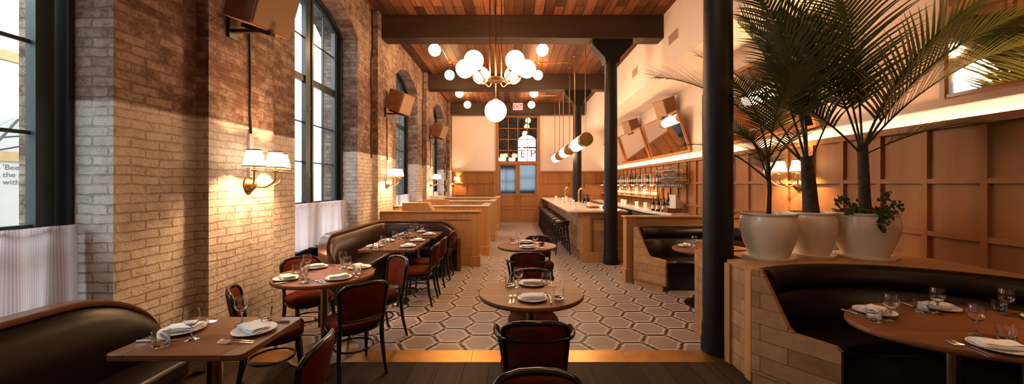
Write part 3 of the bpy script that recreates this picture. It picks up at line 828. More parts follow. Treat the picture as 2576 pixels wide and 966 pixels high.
# mirrors leaning over the bar
def lean_mirror(y0, y1, zb, zt, lean, label):
    L = empty('leaning_mirror', (4.01, (y0 + y1) / 2, zb)); tag(L, label, 'mirror', 'large mirrors tilted from the wall')
    h = sqrt((zt - zb) ** 2 + lean ** 2); a = math.atan2(lean, zt - zb)
    m4 = Matrix.Rotation(-a, 4, 'Y')
    w = (y1 - y0) / 2
    MB().box(-.035, -.028, -w + .04, w - .04, .04, h - .04, m4).build('glass', M['mirror'], L)
    MB().box(-.05, 0, -w, -w + .04, 0, h, m4).box(-.05, 0, w - .04, w, 0, h, m4).box(-.05, 0, -w + .04, w - .04, 0, .04, m4).box(-.05, 0, -w + .04, w - .04, h - .04, h, m4).box(-.02, -.005, -w + .01, w - .01, .01, h - .01, m4).build('mirror_frame', M['panel'], L)
lean_mirror(8.45, 10.75, 2.36, 3.3, .30, 'tilted framed mirror above the bottle shelf, the nearest of three')
lean_mirror(10.95, 13.1, 2.36, 3.3, .30, 'tilted framed mirror above the bottle shelf, middle of three')
lean_mirror(13.3, 15.4, 2.36, 3.3, .30, 'tilted framed mirror above the bottle shelf, by the end wall')
lean_mirror(4.9, 6.9, 2.36, 3.5, .30, 'tilted framed mirror behind the palm fronds')
L = empty('wall_mirror', (4.02, 0, 2.40)); tag(L, 'big upright mirror above the leather booth reflecting palm leaves', 'mirror')
MB().box(-.02, -.012, .2, 3.48, .03, 1.40).build('glass', M['mirror'], L)
MB().box(-.04, 0, 3.46, 3.50, 0, 1.43).box(-.04, 0, .18, .22, 0, 1.43).box(-.03, 0, .22, 3.46, 0, .03).box(-.0115, -.002, .22, 3.46, .03, 1.42).build('mirror_frame', M['capwood'], L)
o = MB().box(3.99, 4.02, 7.35, 7.95, 2.20, 3.50).build('dark_wall_panel', M['teal']); tag(o, 'tall dark framed panel on the wall beside the column', 'wall panel')

# framed pictures on the far pilaster
for i, (yy, zz, hh) in enumerate(((14.5, 2.25, .34), (14.75, 2.55, .30), (14.95, 1.95, .30), (14.6, 1.60, .30), (14.9, 1.45, .26), (14.55, 1.2, .24))):
    P = empty('framed_picture', (XA, yy, zz)); tag(P, 'small black-framed picture near the last pilaster, ' + ('second highest', 'topmost', 'third down', 'fourth down', 'fifth down', 'lowest')[i], 'picture', 'small framed pictures')
    MB().box(0, .03, -.11, .11, -hh / 2, hh / 2).build('picture_frame', M['blackmetal'], P)
    MB().box(.03, .034, -.085, .085, -hh / 2 + .03, hh / 2 - .03).build('print', M['picture'], P)

# ------------------------------------------------------------------ booths with leather benches against the brick wall
def cap_bench(name, path, label, seat_poly, hide='leather'):
    """path: list of (x,y,nx,ny,top): wall side points and inward normals"""
    B = empty(name, (0, 0, 0)); tag(B, label, 'bench', 'leather corner benches')
    def leather(top):
        t = top - .035; b = .40
        return [(.035, b), (.20, b), (.215, b + (t - b) * .25), (.20, b + (t - b) * .55), (.165, b + (t - b) * .82), (.12, b + (t - b) * .96), (.075, t), (.035, t)]
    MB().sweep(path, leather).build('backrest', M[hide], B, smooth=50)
    MB().sweep(path, lambda t: [(-.005, 0.), (.04, 0.), (.04, t - .02), (-.005, t - .02)]).build('back_panel', M['capwood'], B)
    MB().sweep(path, lambda t: [(-.015, t - .03), (.085, t - .03), (.09, t - .012), (.085, t + .004), (-.015, t + .004)]).build('cap_rail', M['capwood'], B, smooth=60)
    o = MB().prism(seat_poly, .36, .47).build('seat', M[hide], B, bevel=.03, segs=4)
    cx = sum(p[0] for p in seat_poly) / len(seat_poly); cy = sum(p[1] for p in seat_poly) / len(seat_poly)
    MB().prism([(p[0] - (.05 if p[0] > -2.3 else 0), p[1]) for p in seat_poly], 0, .358).build('plinth', M['blackmetal'], B)
    return B
def ease(t): return sqrt(max(0, 1 - (1 - t) ** 2))
xw = -2.60
# near bench (runs out of the frame)
path = [(xw, y, 1, 0, .92) for y in (-1.2, -.2, .8, 1.6, 1.95, 2.08)]
for i in range(1, 11):
    t = i / 10; path.append((xw + .10 * t * t, 2.08 + .50 * sin(t * pi / 2), 1, -.15 * t, .92 - .34 * (1 - cos(t * pi / 2))))
cap_bench('leather_bench', path, 'leather bench end, shade in its colour, behind the square table by the checked curtain', [(-2.60, -1.2), (-2.1, -1.2), (-2.1, 2.40), (-2.16, 2.50), (-2.45, 2.55), (-2.60, 2.52)], 'leather_b')  # dark booth leather used here to put the bench's shade into its colour
# far L-shaped bench
path = []
for i in range(11):
    t = 1 - i / 10; path.append((xw + .12 * t * t, 5.22 - .40 * sin(t * pi / 2), 1, .35 * t, .92 - .36 * (1 - cos(t * pi / 2))))
path += [(xw, y, 1, 0, .92) for y in (5.6, 6.2, 6.7)]
yp = 7.10
for i in range(1, 8):
    a = i / 8 * pi / 2; path.append((xw + .22 - .22 * cos(a), 6.88 + .22 * sin(a), cos(a), -sin(a), .92))
path += [(x, yp, 0, -1, .92) for x in (-2.3, -2.0, -1.7, -1.45)]
for i in range(1, 11):
    t = i / 10; path.append((-1.45 + .42 * sin(t * pi / 2), yp - .16 * t * t, -.3 * t, -1, .92 - .32 * (1 - cos(t * pi / 2))))
b2 = cap_bench('leather_bench', path, 'curved brown leather corner bench with rolled wooden cap below the second curtain', [(-2.60, 4.95), (-2.45, 4.9), (-2.1, 4.95), (-2.05, 5.05), (-2.05, 6.45), (-1.15, 6.45), (-1.10, 6.7), (-1.15, 7.05), (-2.60, 7.08)])
MB().box(-1.06, -.99, 6.88, 6.95, 0, .60).build('end_post', M['capwood'], b2)

# wooden booth partitions
def booth(y, x1, top, label, length, cap='oak'):
    B = empty('booth_partition', (0, y, 0)); tag(B, label, 'partition', 'wooden booth partitions')
    MB().box(-2.70, x1, 0, .16, 0, top - .03).build('panel', M['oak'], B)
    fr_ = MB().box(x1 - .14, x1 + .012, -.012, .02, 0, top - .03).box(-2.6, x1 - .14, -.012, .02, top - .17, top - .03)
    fr_.build('face_frame', M['oakz'], B, bevel=.003)
    MB().box(x1 - .17, x1 + .03, -.03, .18, 0, .20).build('plinth_block', M['oakz'], B, bevel=.006)
    MB().box(-2.71, x1 + .03, -.03, .19, top - .03, top).build('cap', M[cap], B, bevel=.006)
    if length:
        MB().box(x1 - .13, x1, .16, length, 0, top - .03).build('aisle_side', M['oakz'], B, bevel=.004)
        MB().box(x1 - .16, x1 + .025, .19, length + .02, top - .03, top).build('aisle_cap', M['marble'], B, bevel=.005)
        MB().box(x1 - .12, x1 + .018, .18, length, 0, .16).build('aisle_skirting', M['oakz'], B)
booth(7.30, -.70, 1.08, 'oak partition directly behind the curved leather corner bench', 0)
booth(8.42, -.60, 1.13, 'oak booth partition with pale cap, first past the leather bench', 1.1, 'marble')
booth(10.45, -.56, 1.15, 'oak booth partition with pale cap, middle one of the row', 1.3, 'marble')
booth(13.0, -.54, 1.16, 'oak booth partition with pale cap, closest to the double door', 1.6, 'marble')
o = MB().box(-2.0, -1.45, 0, .30, 0, .12).build('wooden_crate', M['oak'], loc=(-.1, 8.55, 1.131), bevel=.004); tag(o, 'low oak box standing on the second booth partition', 'box')
o = MB().prism([(-.25, 0), (.35, 0), (.25, .16), (-.25, .16)], -.13, .13, Matrix.Rotation(pi / 2, 4, 'X')).build('menu_stand', M['oak'], loc=(-1.95, 7.45, 1.081), bevel=.004); tag(o, 'sloped oak menu stand on the first booth partition', 'stand')
for i in range(3):
    o = MB().box(-.16, .16, -.11, .11, 0, .028).build('paper_stack', M['paper'], loc=(-1.80 + .01 * i, 8.68, 1.252 + i * .029), rz=.05 * i); tag(o, 'white stack of paper on the oak box, ' + ('bottom', 'middle', 'top')[i] + ' one', 'papers', 'paper stacks on the oak box')

# ------------------------------------------------------------------ bar
bar = empty('bar_counter', (0, 0, 0)); tag(bar, 'long oak-fronted bar with a pale marble top', 'bar')
MB().box(1.42, 1.60, 7.72, YF - .08, 0, 1.025).build('front_panel', M['oakstave'], bar)
MB().box(1.60, 2.30, 7.76, 7.86, 0, 1.025).build('end_panel', M['oakstavex'], bar)
MB().box(1.405, 1.56, 7.70, 7.74, 0, 1.025).box(1.56, 2.31, 7.73, 7.765, .90, 1.025).build('end_frame', M['oakz'], bar)
MB().box(1.395, 2.32, 7.69, 7.74, 0, .20).build('end_plinth', M['oakz'], bar, bevel=.004)
MB().box(1.10, 2.32, 7.64, YF - .08, 1.025, 1.065).build('worktop', M['marble'], bar, bevel=.006)
MB().box(1.60, 2.20, 7.9, YF - .1, 0, .8).build('bar_carcass', M['blackmetal'], bar)
MB().tube([(1.33, 7.80, .16), (1.33, YF - .2, .16)], .022, 10).build('foot_rail', M['brass'], bar)
for i in range(5): MB().box(1.33, 1.43, 8.2 + i * 1.6, 8.23 + i * 1.6, .14, .18).build('rail_bracket', M['brass'], bar)
MB().box(1.34, 1.37, 7.9, 7.94, .90, .98).build('bag_hook', M['brass'], bar)

# bar stools
st = empty('bar_stool'); 
MB().lathe([(0, .70), (.165, .70), (.178, .715), (.178, .74), (.165, .765), (.10, .782), (0, .785)], 24).build('seat', M['leather'], st)
MB().lathe([(0, .665), (.168, .665), (.172, .68), (.168, .70), (0, .70)], 24).build('seat_frame', M['blackwood'], st)
for sx in (-1, 1):
    for sy in (-1, 1):
        MB().tube([(sx * .11, sy * .11, .68), (sx * .135, sy * .135, .34), (sx * .165, sy * .165, 0)], [.017, .016, .013], 8).build('leg', M['blackwood'], st)
ang = [2 * pi * i / 20 for i in range(20)]
MB().tube([(.165 * cos(a), .165 * sin(a), .30) for a in ang], .010, 6, closed=True).build('stretcher', M['blackwood'], st)
arcs = MB()
for a0 in (0, 90, 180, 270):
    m4 = Matrix.Rotation(R(a0), 3, 'Z')
    arcs.tube([m4 @ Vector(p) for p in ((.12, -.12, .50), (.12, -.04, .62), (.12, .04, .62), (.12, .12, .50))], .008, 6, smooth=3)
arcs.build('brace', M['blackwood'], st)
ords = ['nearest the viewer', 'second along', 'third along', 'fourth along', 'fifth along', 'sixth along', 'seventh along', 'eighth along', 'ninth along', 'tenth along, by the end wall']
for i in range(10):
    inst(st, (1.10, 8.62 + i * .625, 0), 0, 'black stool with leather seat at the bar, ' + ords[i], 'stools along the bar', 'bar stool')

# beer taps
def tap(x, y, label):
    T = empty('beer_tap', (x, y, 1.065)); tag(T, label, 'beer tap', 'brass beer taps')
    MB().lathe([(0, 0), (.06, 0), (.06, .015), (.035, .03), (0, .03)], 16).build('base', M['brass'], T)
    MB().tube([(0, 0, .02), (0, 0, .28), (.01, 0, .36), (.07, 0, .41), (.14, 0, .41)], .028, 12, smooth=5).build('pipe', M['brass'], T)
    MB().tube([(.14, 0, .43), (.16, 0, .34)], .014, 8).build('spout', M['brass'], T)
    MB().tube([(.14, 0, .42), (.145, 0, .47), (.15, 0, .58)], [.010, .012, .016], 8).build('handle', M['blackwood'], T)
tap(1.88, 10.9, 'curved brass beer tap in front of the second bar column')
tap(1.93, 14.2, 'curved brass beer tap further along the bar')
# small things on the bar top
def cup(name, mat, r, h, loc, label, cat, group):
    o = MB().lathe([(0, 0), (r * .8, 0), (r, h), (r * .92, h), (r * .72, .01), (0, .01)], 16).build(name, mat, loc=loc); return tag(o, label, cat, group)
def bottle_mesh(h=.30, r=.037, seg=14):
    return MB().lathe([(0, 0), (r, 0), (r, h * .58), (r * .9, h * .64), (r * .38, h * .74), (r * .34, h * .97), (r * .42, h * .975), (r * .42, h), (0, h)], seg)
BC = [(1.62, 10.3, 'white'), (1.45, 10.9, 'glass'), (1.72, 11.6, 'glass'), (1.6, 12.4, 'white'), (1.8, 9.4, 'glass'), (1.5, 9.7, 'glass'), (1.78, 8.9, 'white'), (1.68, 13.2, 'black'), (1.86, 13.4, 'white'), (1.55, 13.9, 'white')]
for i, (x, y, c) in enumerate(BC):
    cup('bar_tumbler' if c == 'glass' else 'bar_pot', {'white': M['china'], 'glass': M['glass'], 'black': M['blackwood']}[c], .045, .11, (x, y, 1.066),
        '%s on the marble bar top, %s in from the near end' % ({'white': 'small white pot', 'glass': 'empty clear glass', 'black': 'small black pot'}[c], ('fifth', 'sixth', 'seventh', 'eighth', 'third', 'fourth', 'second', 'ninth', 'tenth', 'eleventh')[i]), 'glass' if c == 'glass' else 'pot', 'small pots and glasses on the bar')
for i, (x, y) in enumerate(((2.02, 10.4), (2.08, 10.55), (1.98, 10.65))):
    o = bottle_mesh(.26, .04).build('dark_bottle', BOT[0], loc=(x, y, 1.066)); tag(o, 'short dark bottle beside the nearer beer tap, ' + ('nearest', 'furthest from the tap', 'closest to the column')[i], 'bottle', 'dark bottles beside the beer tap')
t = empty('bar_tray', (2.02, 8.15, 1.066)); tag(t, 'black caddy on the bar top beside the column', 'caddy')
MB().lathe([(0, 0), (.10, 0), (.105, .06), (.09, .065), (.08, .02), (0, .02)], 20).build('bowl', M['blackmetal'], t)
o = MB().box(-.12, .12, -.09, .09, 0, .04).build('folded_bar_towel', M['walnut'], loc=(1.78, 8.5, 1.066), rz=.3, bevel=.01); tag(o, 'small wooden tray on the bar top beside the black caddy', 'tray')
for i, x in enumerate((2.12, 2.2)):
    o = MB().box(-.035, .035, -.05, .05, 0, .15).build('napkin_holder', M['china'] if i else M['steel'], loc=(x, 8.75, 1.066)); tag(o, ('steel', 'white')[i] + ' napkin holder on the bar behind the column', 'napkin holder')

# back bar
bb = empty('back_bar', (0, 0, 0)); tag(bb, 'back bar cabinet with pale top against the panelled wall', 'cabinet')
MB().prism([(3.42, 8.15), (3.83, 8.15), (3.83, YF - .1), (3.25, YF - .1), (3.25, 10.4), (3.22, 9.3)], .90, .965).build('worktop', M['marble'], bb, bevel=.005)
MB().prism([(3.46, 8.18), (3.83, 8.18), (3.83, YF - .1), (3.29, YF - .1), (3.29, 10.4), (3.26, 9.3)], 0, .899).build('cabinet', M['fridge'], bb)
for i in range(4):
    MB().box(3.255, 3.288, 10.45 + i * 1.2, 11.55 + i * 1.2, .1, .86).build('fridge_door', M['blackmetal' if i == 0 else 'fridge'], bb)
sh = empty('bottle_shelf', (0, 0, 0)); tag(sh, 'oak bottle shelf with small lights beneath, above the back bar', 'shelf')
MB().box(3.46, 3.84, 9.15, YF - .1, 1.575, 1.61).build('board', M['oak'], sh, bevel=.003)
MB().box(3.60, 3.84, 9.55, YF - .1, 1.232, 1.262).build('board', M['oak'], sh, bevel=.003)
for y in (9.6, 11.1, 12.6, 14.1): MB().box(3.77, 3.83, y, y + .04, .968, 1.574).build('upright', M['oak'], sh)
for i in range(8):
    MB().lathe([(0, 0), (.03, 0), (.03, -.008), (0, -.008)], 12, Matrix.Translation((3.53, 9.6 + i * .78, 1.574))).build('puck_light', M['puck'], sh)
bm_ = []
for i, m_ in enumerate(BOT):
    B = empty('liquor_bottle'); bottle_mesh().build('glass_body', m_, B)
    MB().lathe([(.0375, .06), (.0375, .14)], 14).build('paper_label', M['label'], B)
    MB().lathe([(0, .285), (.017, .285), (.017, .306), (0, .306)], 10).build('bottle_stopper', M['blackmetal'] if i % 2 else M['trimred'], B)
    bm_.append(B)
cname = ['dark', 'green', 'amber', 'clear', 'pink', 'gold']
rb = random.Random(11)
y = 9.25; i = 0
numw = 'first second third fourth fifth sixth seventh eighth ninth tenth eleventh twelfth thirteenth fourteenth fifteenth sixteenth seventeenth eighteenth nineteenth twentieth'.split()
def ordw(i):
    n = i + 1
    if n <= 20: return numw[i]
    t = {2: 'twent', 3: 'thirt', 4: 'fort', 5: 'fift', 6: 'sixt'}[n // 10]
    return t + 'ieth' if n % 10 == 0 else t + 'y-' + numw[n % 10 - 1]
seq = [0, 0, 4, 0, 3, 1, 0, 3, 3, 0, 3, 2, 0, 3, 5, 0, 1, 3, 0, 2]
while y < 14.8:
    c = seq[i % len(seq)]
    inst(bm_[c], (3.54 + .10 * (i % 2), y, 1.611), 0, '%s bottle on the upper shelf behind the bar, %s from the glass rack' % (cname[c], ordw(i)), 'bottles on the upper shelf', 'bottle')
    y += .098 + rb.random() * .02; i += 1
y = 9.7; i = 0
while y < 14.6:
    c = rb.choice([2, 3, 3, 5, 4, 1, 2, 5])
    inst(bm_[c], (3.685, y, 1.263), 0, '%s bottle on the lower shelf behind the bar, %s from the glass rack' % (cname[c], ordw(i)), 'bottles on the lower shelf', 'bottle')
    y += .118 + rb.random() * .04; i += 1
for i, (x, y) in enumerate(((3.36, 9.05), (3.45, 8.95), (3.40, 8.85), (3.52, 8.82), (3.48, 8.70), (3.60, 8.66), (3.66, 8.9))):
    B = empty('wine_bottle', (x, y, .966)); tag(B, 'dark wine bottle on the back bar, ' + ('nearest the bottle shelf', 'second of the cluster', 'third of the cluster', 'fourth of the cluster', 'fifth of the cluster', 'nearest the glass rack post', 'tallest, against the panelling')[i], 'bottle', 'dark wine bottles on the back bar')
    h = .33 if i < 6 else .44
    bottle_mesh(h, .043).build('glass_body', BOT[0], B)
    MB().lathe([(.0435, .05), (.0435, .14)], 14).build('paper_label', M['label'], B)
# pale glassware crates on the back bar
for i in range(9):
    y = 9.6 + i * .55
    o = MB().lathe([(0, 0), (.05, 0), (.055, .15), (.05, .15), (.045, .01), (0, .01)], 14).build('pale_jar', M['china'] if i % 3 else M['glass'], loc=(3.50 + .06 * (i % 2), y, .966)); tag(o, '%s jar on the back bar, %s past the wine bottles' % ('white' if i % 3 else 'clear', numw[i]), 'jar', 'jars on the back bar')
o = MB().box(-.17, .17, -.12, .12, 0, .10).build('cutlery_box', M['walnut'], loc=(3.58, 8.45, .966), bevel=.005); tag(o, 'low wooden box at the near end of the back bar', 'box')
o = MB().prism([(-.14, 0), (.14, 0), (.14, .10), (-.14, .30)], -.08, .08, Matrix.Rotation(pi / 2, 4, 'X')).build('till_screen', M['paper'], loc=(3.66, 8.42, 1.067), rz=.5); tag(o, 'pale slanted order screen on the wooden box', 'screen')

# wine glass (shared profile)
def wineglass_mb(seg=24):
    out = [(0, 0), (.034, 0), (.036, .0015), (.030, .004), (.008, .010), (.0042, .020), (.0038, .066), (.008, .074), (.026, .088), (.0375, .108), (.0395, .125), (.037, .148), (.0325, .170)]
    inn = [(.0315, .170), (.036, .148), (.0385, .125), (.0365, .108), (.025, .0895), (.008, .0785), (0, .0775)]
    return MB().lathe(out + inn, seg)
def tumbler_mb(seg=24):
    return MB().lathe([(0, 0), (.034, 0), (.0365, .003), (.040, .080), (.0385, .080), (.0345, .020), (.020, .015), (0, .014)], seg)
rk = empty('glass_rack', (0, 0, 0)); tag(rk, 'three-tier metal rack for stemware beside the bottle shelf', 'rack')
for z in (2.03, 1.86, 1.69):
    for x in (3.50, 3.66, 3.80): MB().tube([(x, 8.1, z), (x, 9.2, z)], .006, 6).build('rail', M['brass'], rk)
for y in (8.1, 9.2): MB().tube([(3.80, y, 1.6), (3.80, y, 2.12)], .008, 6).build('post', M['blackmetal'], rk)
hung = bpy.data.objects.new('hanging_wine_glass', wineglass_mb(12).mesh('hanging_wine_glass', M['glass'])); COL.objects.link(hung)
first = True; n = 0
for tz, z in enumerate((2.03, 1.86, 1.69)):
    for row, x in enumerate((3.50, 3.66)):
        for i in range(10):
            o = hung if first else hung.copy()
            if not first: COL.objects.link(o)
            first = False
            o.location = (x, 8.16 + i * .108, z + .004); o.rotation_euler = (pi, 0, 0)
            tag(o, 'upside-down wine glass, %s tier, %s row, %s from the near end' % (('top', 'middle', 'bottom')[tz], ('front', 'rear')[row], numw[i]), 'wine glass', 'wine glasses hanging in the rack')

# ------------------------------------------------------------------ round leather booths by the panelled wall
CA, CB = (2.66, 1.95), (2.66, 4.90)
def arcxy(c, r, a0, a1, n):
    return [(c[0] + r * cos(R(a0 + (a1 - a0) * i / n)), c[1] + r * sin(R(a0 + (a1 - a0) * i / n))) for i in range(n + 1)]
def round_booth(c, a0, a1, label):
    B = empty('round_leather_booth', (0, 0, 0)); tag(B, label, 'booth', 'round leather booths')
    def stn(x):
        return [(min(XR - .040, c[0] + x * cos(R(a))), min(6.08, max(3.80, c[1] + x * sin(R(a)))) if c is CB else c[1] + x * sin(R(a)), -cos(R(a)), -sin(R(a)), 0) for a in [a0 + (a1 - a0) * i / 56 for i in range(57)]]
    S1 = stn(1.26)
    MB().sweep(S1, lambda e: [(.02, .74), (.11, .74), (.135, .78), (.13, .83), (.11, .885), (.075, .92), (.03, .925), (.015, .90)]).build('upper_roll', M['leather_b'], B, smooth=60)
    MB().sweep(S1, lambda e: [(.04, .40), (.24, .40), (.245, .46), (.20, .60), (.17, .71), (.14, .745), (.09, .755), (.04, .74)]).build('backrest', M['leather_b'], B, smooth=60)
    MB().sweep(S1, lambda e: [(.10, .36), (.53, .36), (.55, .40), (.53, .455), (.46, .47), (.10, .47)]).build('seat', M['leather_b'], B, smooth=60)
    MB().sweep(S1, lambda e: [(.03, .0), (.46, .0), (.46, .35), (.03, .35)]).build('plinth', M['blackmetal'], B)
    for a in (a0, a1):
        # shaped wooden end panel
        sg = 1 if a == a0 else -1
        px, py = c[0] + 1.29 * cos(R(a)), c[1] + 1.29 * sin(R(a))
        dx, dy = -cos(R(a)), -sin(R(a)); tx_, ty_ = (-sin(R(a)) * sg, cos(R(a)) * sg)
        prof = [(0, .10), (.56, .10), (.56, .46), (.53, .485), (.29, .495), (.25, .53), (.07, .925), (0, .925)]
        vs = []
        for off in (0, .05):
            vs += [(px + dx * o + tx_ * off, py + dy * o + ty_ * off, z) for o, z in prof]
        n = len(prof)
        MB().add(vs, [tuple(range(n)), tuple(range(n, 2 * n))[::-1]] + [(i, n + i, n + (i + 1) % n, (i + 1) % n) for i in range(n)]).build('end_panel', M['oakstave'], B)
        pk = [(0, 0), (.50, 0), (.50, .10), (0, .10)]
        vs = []
        for off in (0, .035): vs += [(px + dx * o + tx_ * off, py + dy * o + ty_ * off, z) for o, z in pk]
        MB().add(vs, [(0, 1, 2, 3), (7, 6, 5, 4)] + [(i, 4 + i, 4 + (i + 1) % 4, (i + 1) % 4) for i in range(4)]).build('kick_board', M['oak'], B)
    return B
round_booth(CA, 124, -124, 'round dark leather booth below the potted palms')
round_booth(CB, 124, -124, 'round dark leather booth between the black column and the bar')
# partition between the two booths (holds the pots)
def booth_box(poly, top, name, label, side_mat):
    B = empty(name, (0, 0, 0)); tag(B, label, 'partition', 'low oak partitions by the booths')
    MB().prism(poly, 0, top - .025).build('carcass', side_mat, B, smooth=30)
    MB().prism(poly, top - .024, top).build('top', M['oak'], B, smooth=30)
    return B
up = arcxy(CA, 1.275, 124, 20, 30)
up = [p for p in up if p[0] < XR - .001] + [(XR - .001, CA[1] + sqrt(max(0, 1.275 ** 2 - (XR - CA[0]) ** 2)))]
dn = arcxy(CB, 1.275, -124, -20, 30)
dn = [(p[0], max(3.79, p[1])) for p in dn if p[0] < XR - .001] + [(XR - .001, CB[1] - sqrt(max(0, 1.275 ** 2 - (XR - CB[0]) ** 2)))]
poly = [(1.935, 3.40), (1.935, 3.03)] + up + dn[::-1] + [(1.90, 3.94), (1.90, 3.76), (2.11, 3.74), (2.11, 3.42)]
pb = booth_box(poly, .92, 'booth_partition_ledge', 'broad oak ledge between the booths carrying the potted palms', M['oakstave'])
MB().box(1.915, 1.935, 3.03, 3.11, 0, .89).box(1.915, 1.935, 3.33, 3.41, 0, .89).build('corner_stile', M['oakz'], pb)
# near partition of booth A toward the camera side is out of frame; far partition of booth B
B = empty('booth_partition', (0, 6.12, 0)); tag(B, 'oak partition with square cap between the far round booth and the bar', 'partition', 'wooden booth partitions')
MB().box(1.86, XR - .06, 0, .16, 0, 1.05).build('panel', M['oak'], B)
MB().box(1.83, 1.99, -.015, .175, 0, 1.05).build('end_stile', M['oakz'], B, bevel=.004)
MB().box(1.81, 2.01, -.03, .19, 0, .22).build('plinth_block', M['oakz'], B, bevel=.006)
MB().box(1.80, XR - .06, -.03, .20, 1.05, 1.08).build('cap', M['oak'], B, bevel=.005)

# ------------------------------------------------------------------ chairs
def back_y(u, z): return -.185 - (z - .42) * .17 - .045 * (1 - u * u)
def make_chair(arms=False):
    C = empty('armchair' if arms else 'dining_chair')
    def ring(a, b, z, n=36, p=2.6):
        return [(a * abs(cos(t)) ** (2 / p) * (1 if cos(t) >= 0 else -1), b * abs(sin(t)) ** (2 / p) * (1 if sin(t) >= 0 else -1) + .005, z) for t in [2 * pi * i / n for i in range(n)]]
    def loft(rings):
        n = len(rings[0]); vs = [p for r_ in rings for p in r_]; fs = []
        for k in range(len(rings) - 1):
            for i in range(n): fs.append((k * n + i, k * n + (i + 1) % n, (k + 1) * n + (i + 1) % n, (k + 1) * n + i))
        fs.append(tuple(range(n))[::-1]); fs.append(tuple((len(rings) - 1) * n + i for i in range(n)))
        return MB().add(vs, fs)
    loft([ring(.205, .20, .415), ring(.215, .208, .43), ring(.215, .208, .45), ring(.20, .195, .468), ring(.15, .15, .478), ring(.07, .07, .481)]).build('seat', M['velvet'], C, smooth=60)
    loft([ring(.20, .195, .375), ring(.212, .205, .385), ring(.212, .205, .41), ring(.20, .195, .416)]).build('seat_frame', M['blackwood'], C, smooth=40)
    for sx in (-1, 1):
        MB().tube([(sx * .165, .165, .40), (sx * .178, .185, .2), (sx * .185, .205, 0)], [.019, .017, .012], 10).build('leg', M['blackwood'], C)
        MB().tube([(sx * .175, back_y(.9, .45) + .005, .45), (sx * .172, -.185, .36), (sx * .178, -.20, .2), (sx * .19, -.245, 0)], [.018, .019, .017, .012], 10, smooth=4).build('leg', M['blackwood'], C)
    MB().tube([(.158 * cos(2 * pi * i / 24), .158 * sin(2 * pi * i / 24) - .01, .22) for i in range(24)], .009, 8, closed=True).build('stretcher', M['blackwood'], C)
    # back
    W0, W1, zb, zt, rc = .168, .195, .51, .795, .075
    def hw(z):
        w = W0 + (W1 - W0) * (z - .42) / (zt - .42)
        t = z - (zt - rc)
        return w - rc + sqrt(max(0, rc * rc - t * t)) if t > 0 else w
    def edge(u, z): return (u * W1 * 1.0, 0, z)
    nz, nx = 14, 14
    for nm, off, ins in (('backrest', .012, .012),):
        vs = []; fs = []
        for side in (1, -1):
            for j in range(nz + 1):
                z = zb + (zt - ins - zb) * (1 - (1 - j / nz) ** 1.6)
                w = max(.02, hw(z + ins * .6) - ins)
                arch_ = 0
                for i in range(nx + 1):
                    u = -1 + 2 * i / nx; x = u * w
                    ez = .010 * (1 - (x / W1) ** 2) * (j / nz)
                    th = .016 * (1 - u ** 4) * (1 - abs(2 * j / nz - 1) ** 6) + .005
                    vs.append((x, back_y(x / W1, z) + side * th, z + ez))
        n1 = (nz + 1) * (nx + 1)
        for sd in (0, 1):
            for j in range(nz):
                for i in range(nx):
                    q = sd * n1 + j * (nx + 1) + i; fs.append((q, q + 1, q + nx + 2, q + nx + 1))
        for i in range(nx):
            fs.append((i, i + 1, n1 + i + 1, n1 + i)); q = nz * (nx + 1) + i; fs.append((q, q + 1, n1 + q + 1, n1 + q))
        for j in range(nz):
            q = j * (nx + 1); fs.append((q, q + nx + 1, n1 + q + nx + 1, n1 + q)); q += nx; fs.append((q, q + nx + 1, n1 + q + nx + 1, n1 + q))
        MB().add(vs, fs).build('backrest', M['velvet'], C, smooth=50)
    pth = []
    for z in (.40, .46, .52, .60, .68, zt - rc): pth.append((hw(z), z))
    for k in range(1, 7):
        a = k / 6 * pi / 2; pth.append((W1 - rc * (1 - cos(a)) - .004 * 0, zt - rc + rc * sin(a)))
    right = [(x, z) for x, z in pth]
    mid = [(x, zt + .010 * (1 - (x / W1) ** 2)) for x in (.08, 0, -.08)]
    full = right + mid + [(-x, z) for x, z in right[::-1]]
    MB().tube([(x, back_y(min(1, max(-1, x / W1)), z), z) for x, z in full], .0155, 10).build('back_frame', M['blackwood'], C, smooth=60)
    MB().tube([(x, back_y(x / W1, .505), .505) for x in (-.168, -.12, -.06, 0, .06, .12, .168)], .013, 8).build('lower_rail', M['blackwood'], C)
    if arms:
        for sx in (-1, 1):
            MB().tube([(sx * .20, .13, .40), (sx * .222, .15, .52), (sx * .245, .12, .63), (sx * .250, .0, .665), (sx * .236, -.14, .69), (sx * .20, -.235, .70), (sx * .12, -.272, .70), (0, -.285, .695)], .014, 10, smooth=5).build('armrest', M['blackwood'], C, smooth=60)
    return C
chair = make_chair(); armchair = make_chair(True)
def face(deg): return R(deg - 90)
G = 'bentwood dining chairs with rust velvet'
def put(x, y, deg, label, arms=False):
    inst(armchair if arms else chair, (x, y, 0), face(deg), label, G if not arms else 'bentwood armchairs at the centre tables', 'chair')
put(-1.26, 1.90, 186, 'black bentwood chair with rust velvet at the square table, aisle side')
put(-1.385, 3.215, 132, 'black bentwood chair at the round four-seat table, its back to the viewer')
put(-1.44, 3.90, 228, 'rust velvet chair at the round four-seat table, nearest the corner bench')
put(-2.13, 3.88, -42, 'rust velvet chair at the round four-seat table, against the brick pilaster')
put(-1.93, 3.00, 30, 'rust velvet chair between the brick wall and the square table')
put(-1.32, 5.07, 180, 'rust velvet chair at the long bench table, nearest the viewer')
put(-1.32, 5.60, 180, 'rust velvet chair at the long bench table, second along')
put(-1.32, 6.44, 180, 'rust velvet chair at the corner bench table, last of the row')
put(.10, 1.30, -90, 'chair top edge seen at the bottom of the picture, turned from the table')
put(.125, 2.43, 90, 'black bentwood armchair at the near centre table, back to the viewer', True)
put(.16, 3.42 - .22, -90, 'rust velvet chair tucked behind the near centre table')
put(.155, 4.60, 90, 'black bentwood armchair at the further centre table, back to the viewer', True)
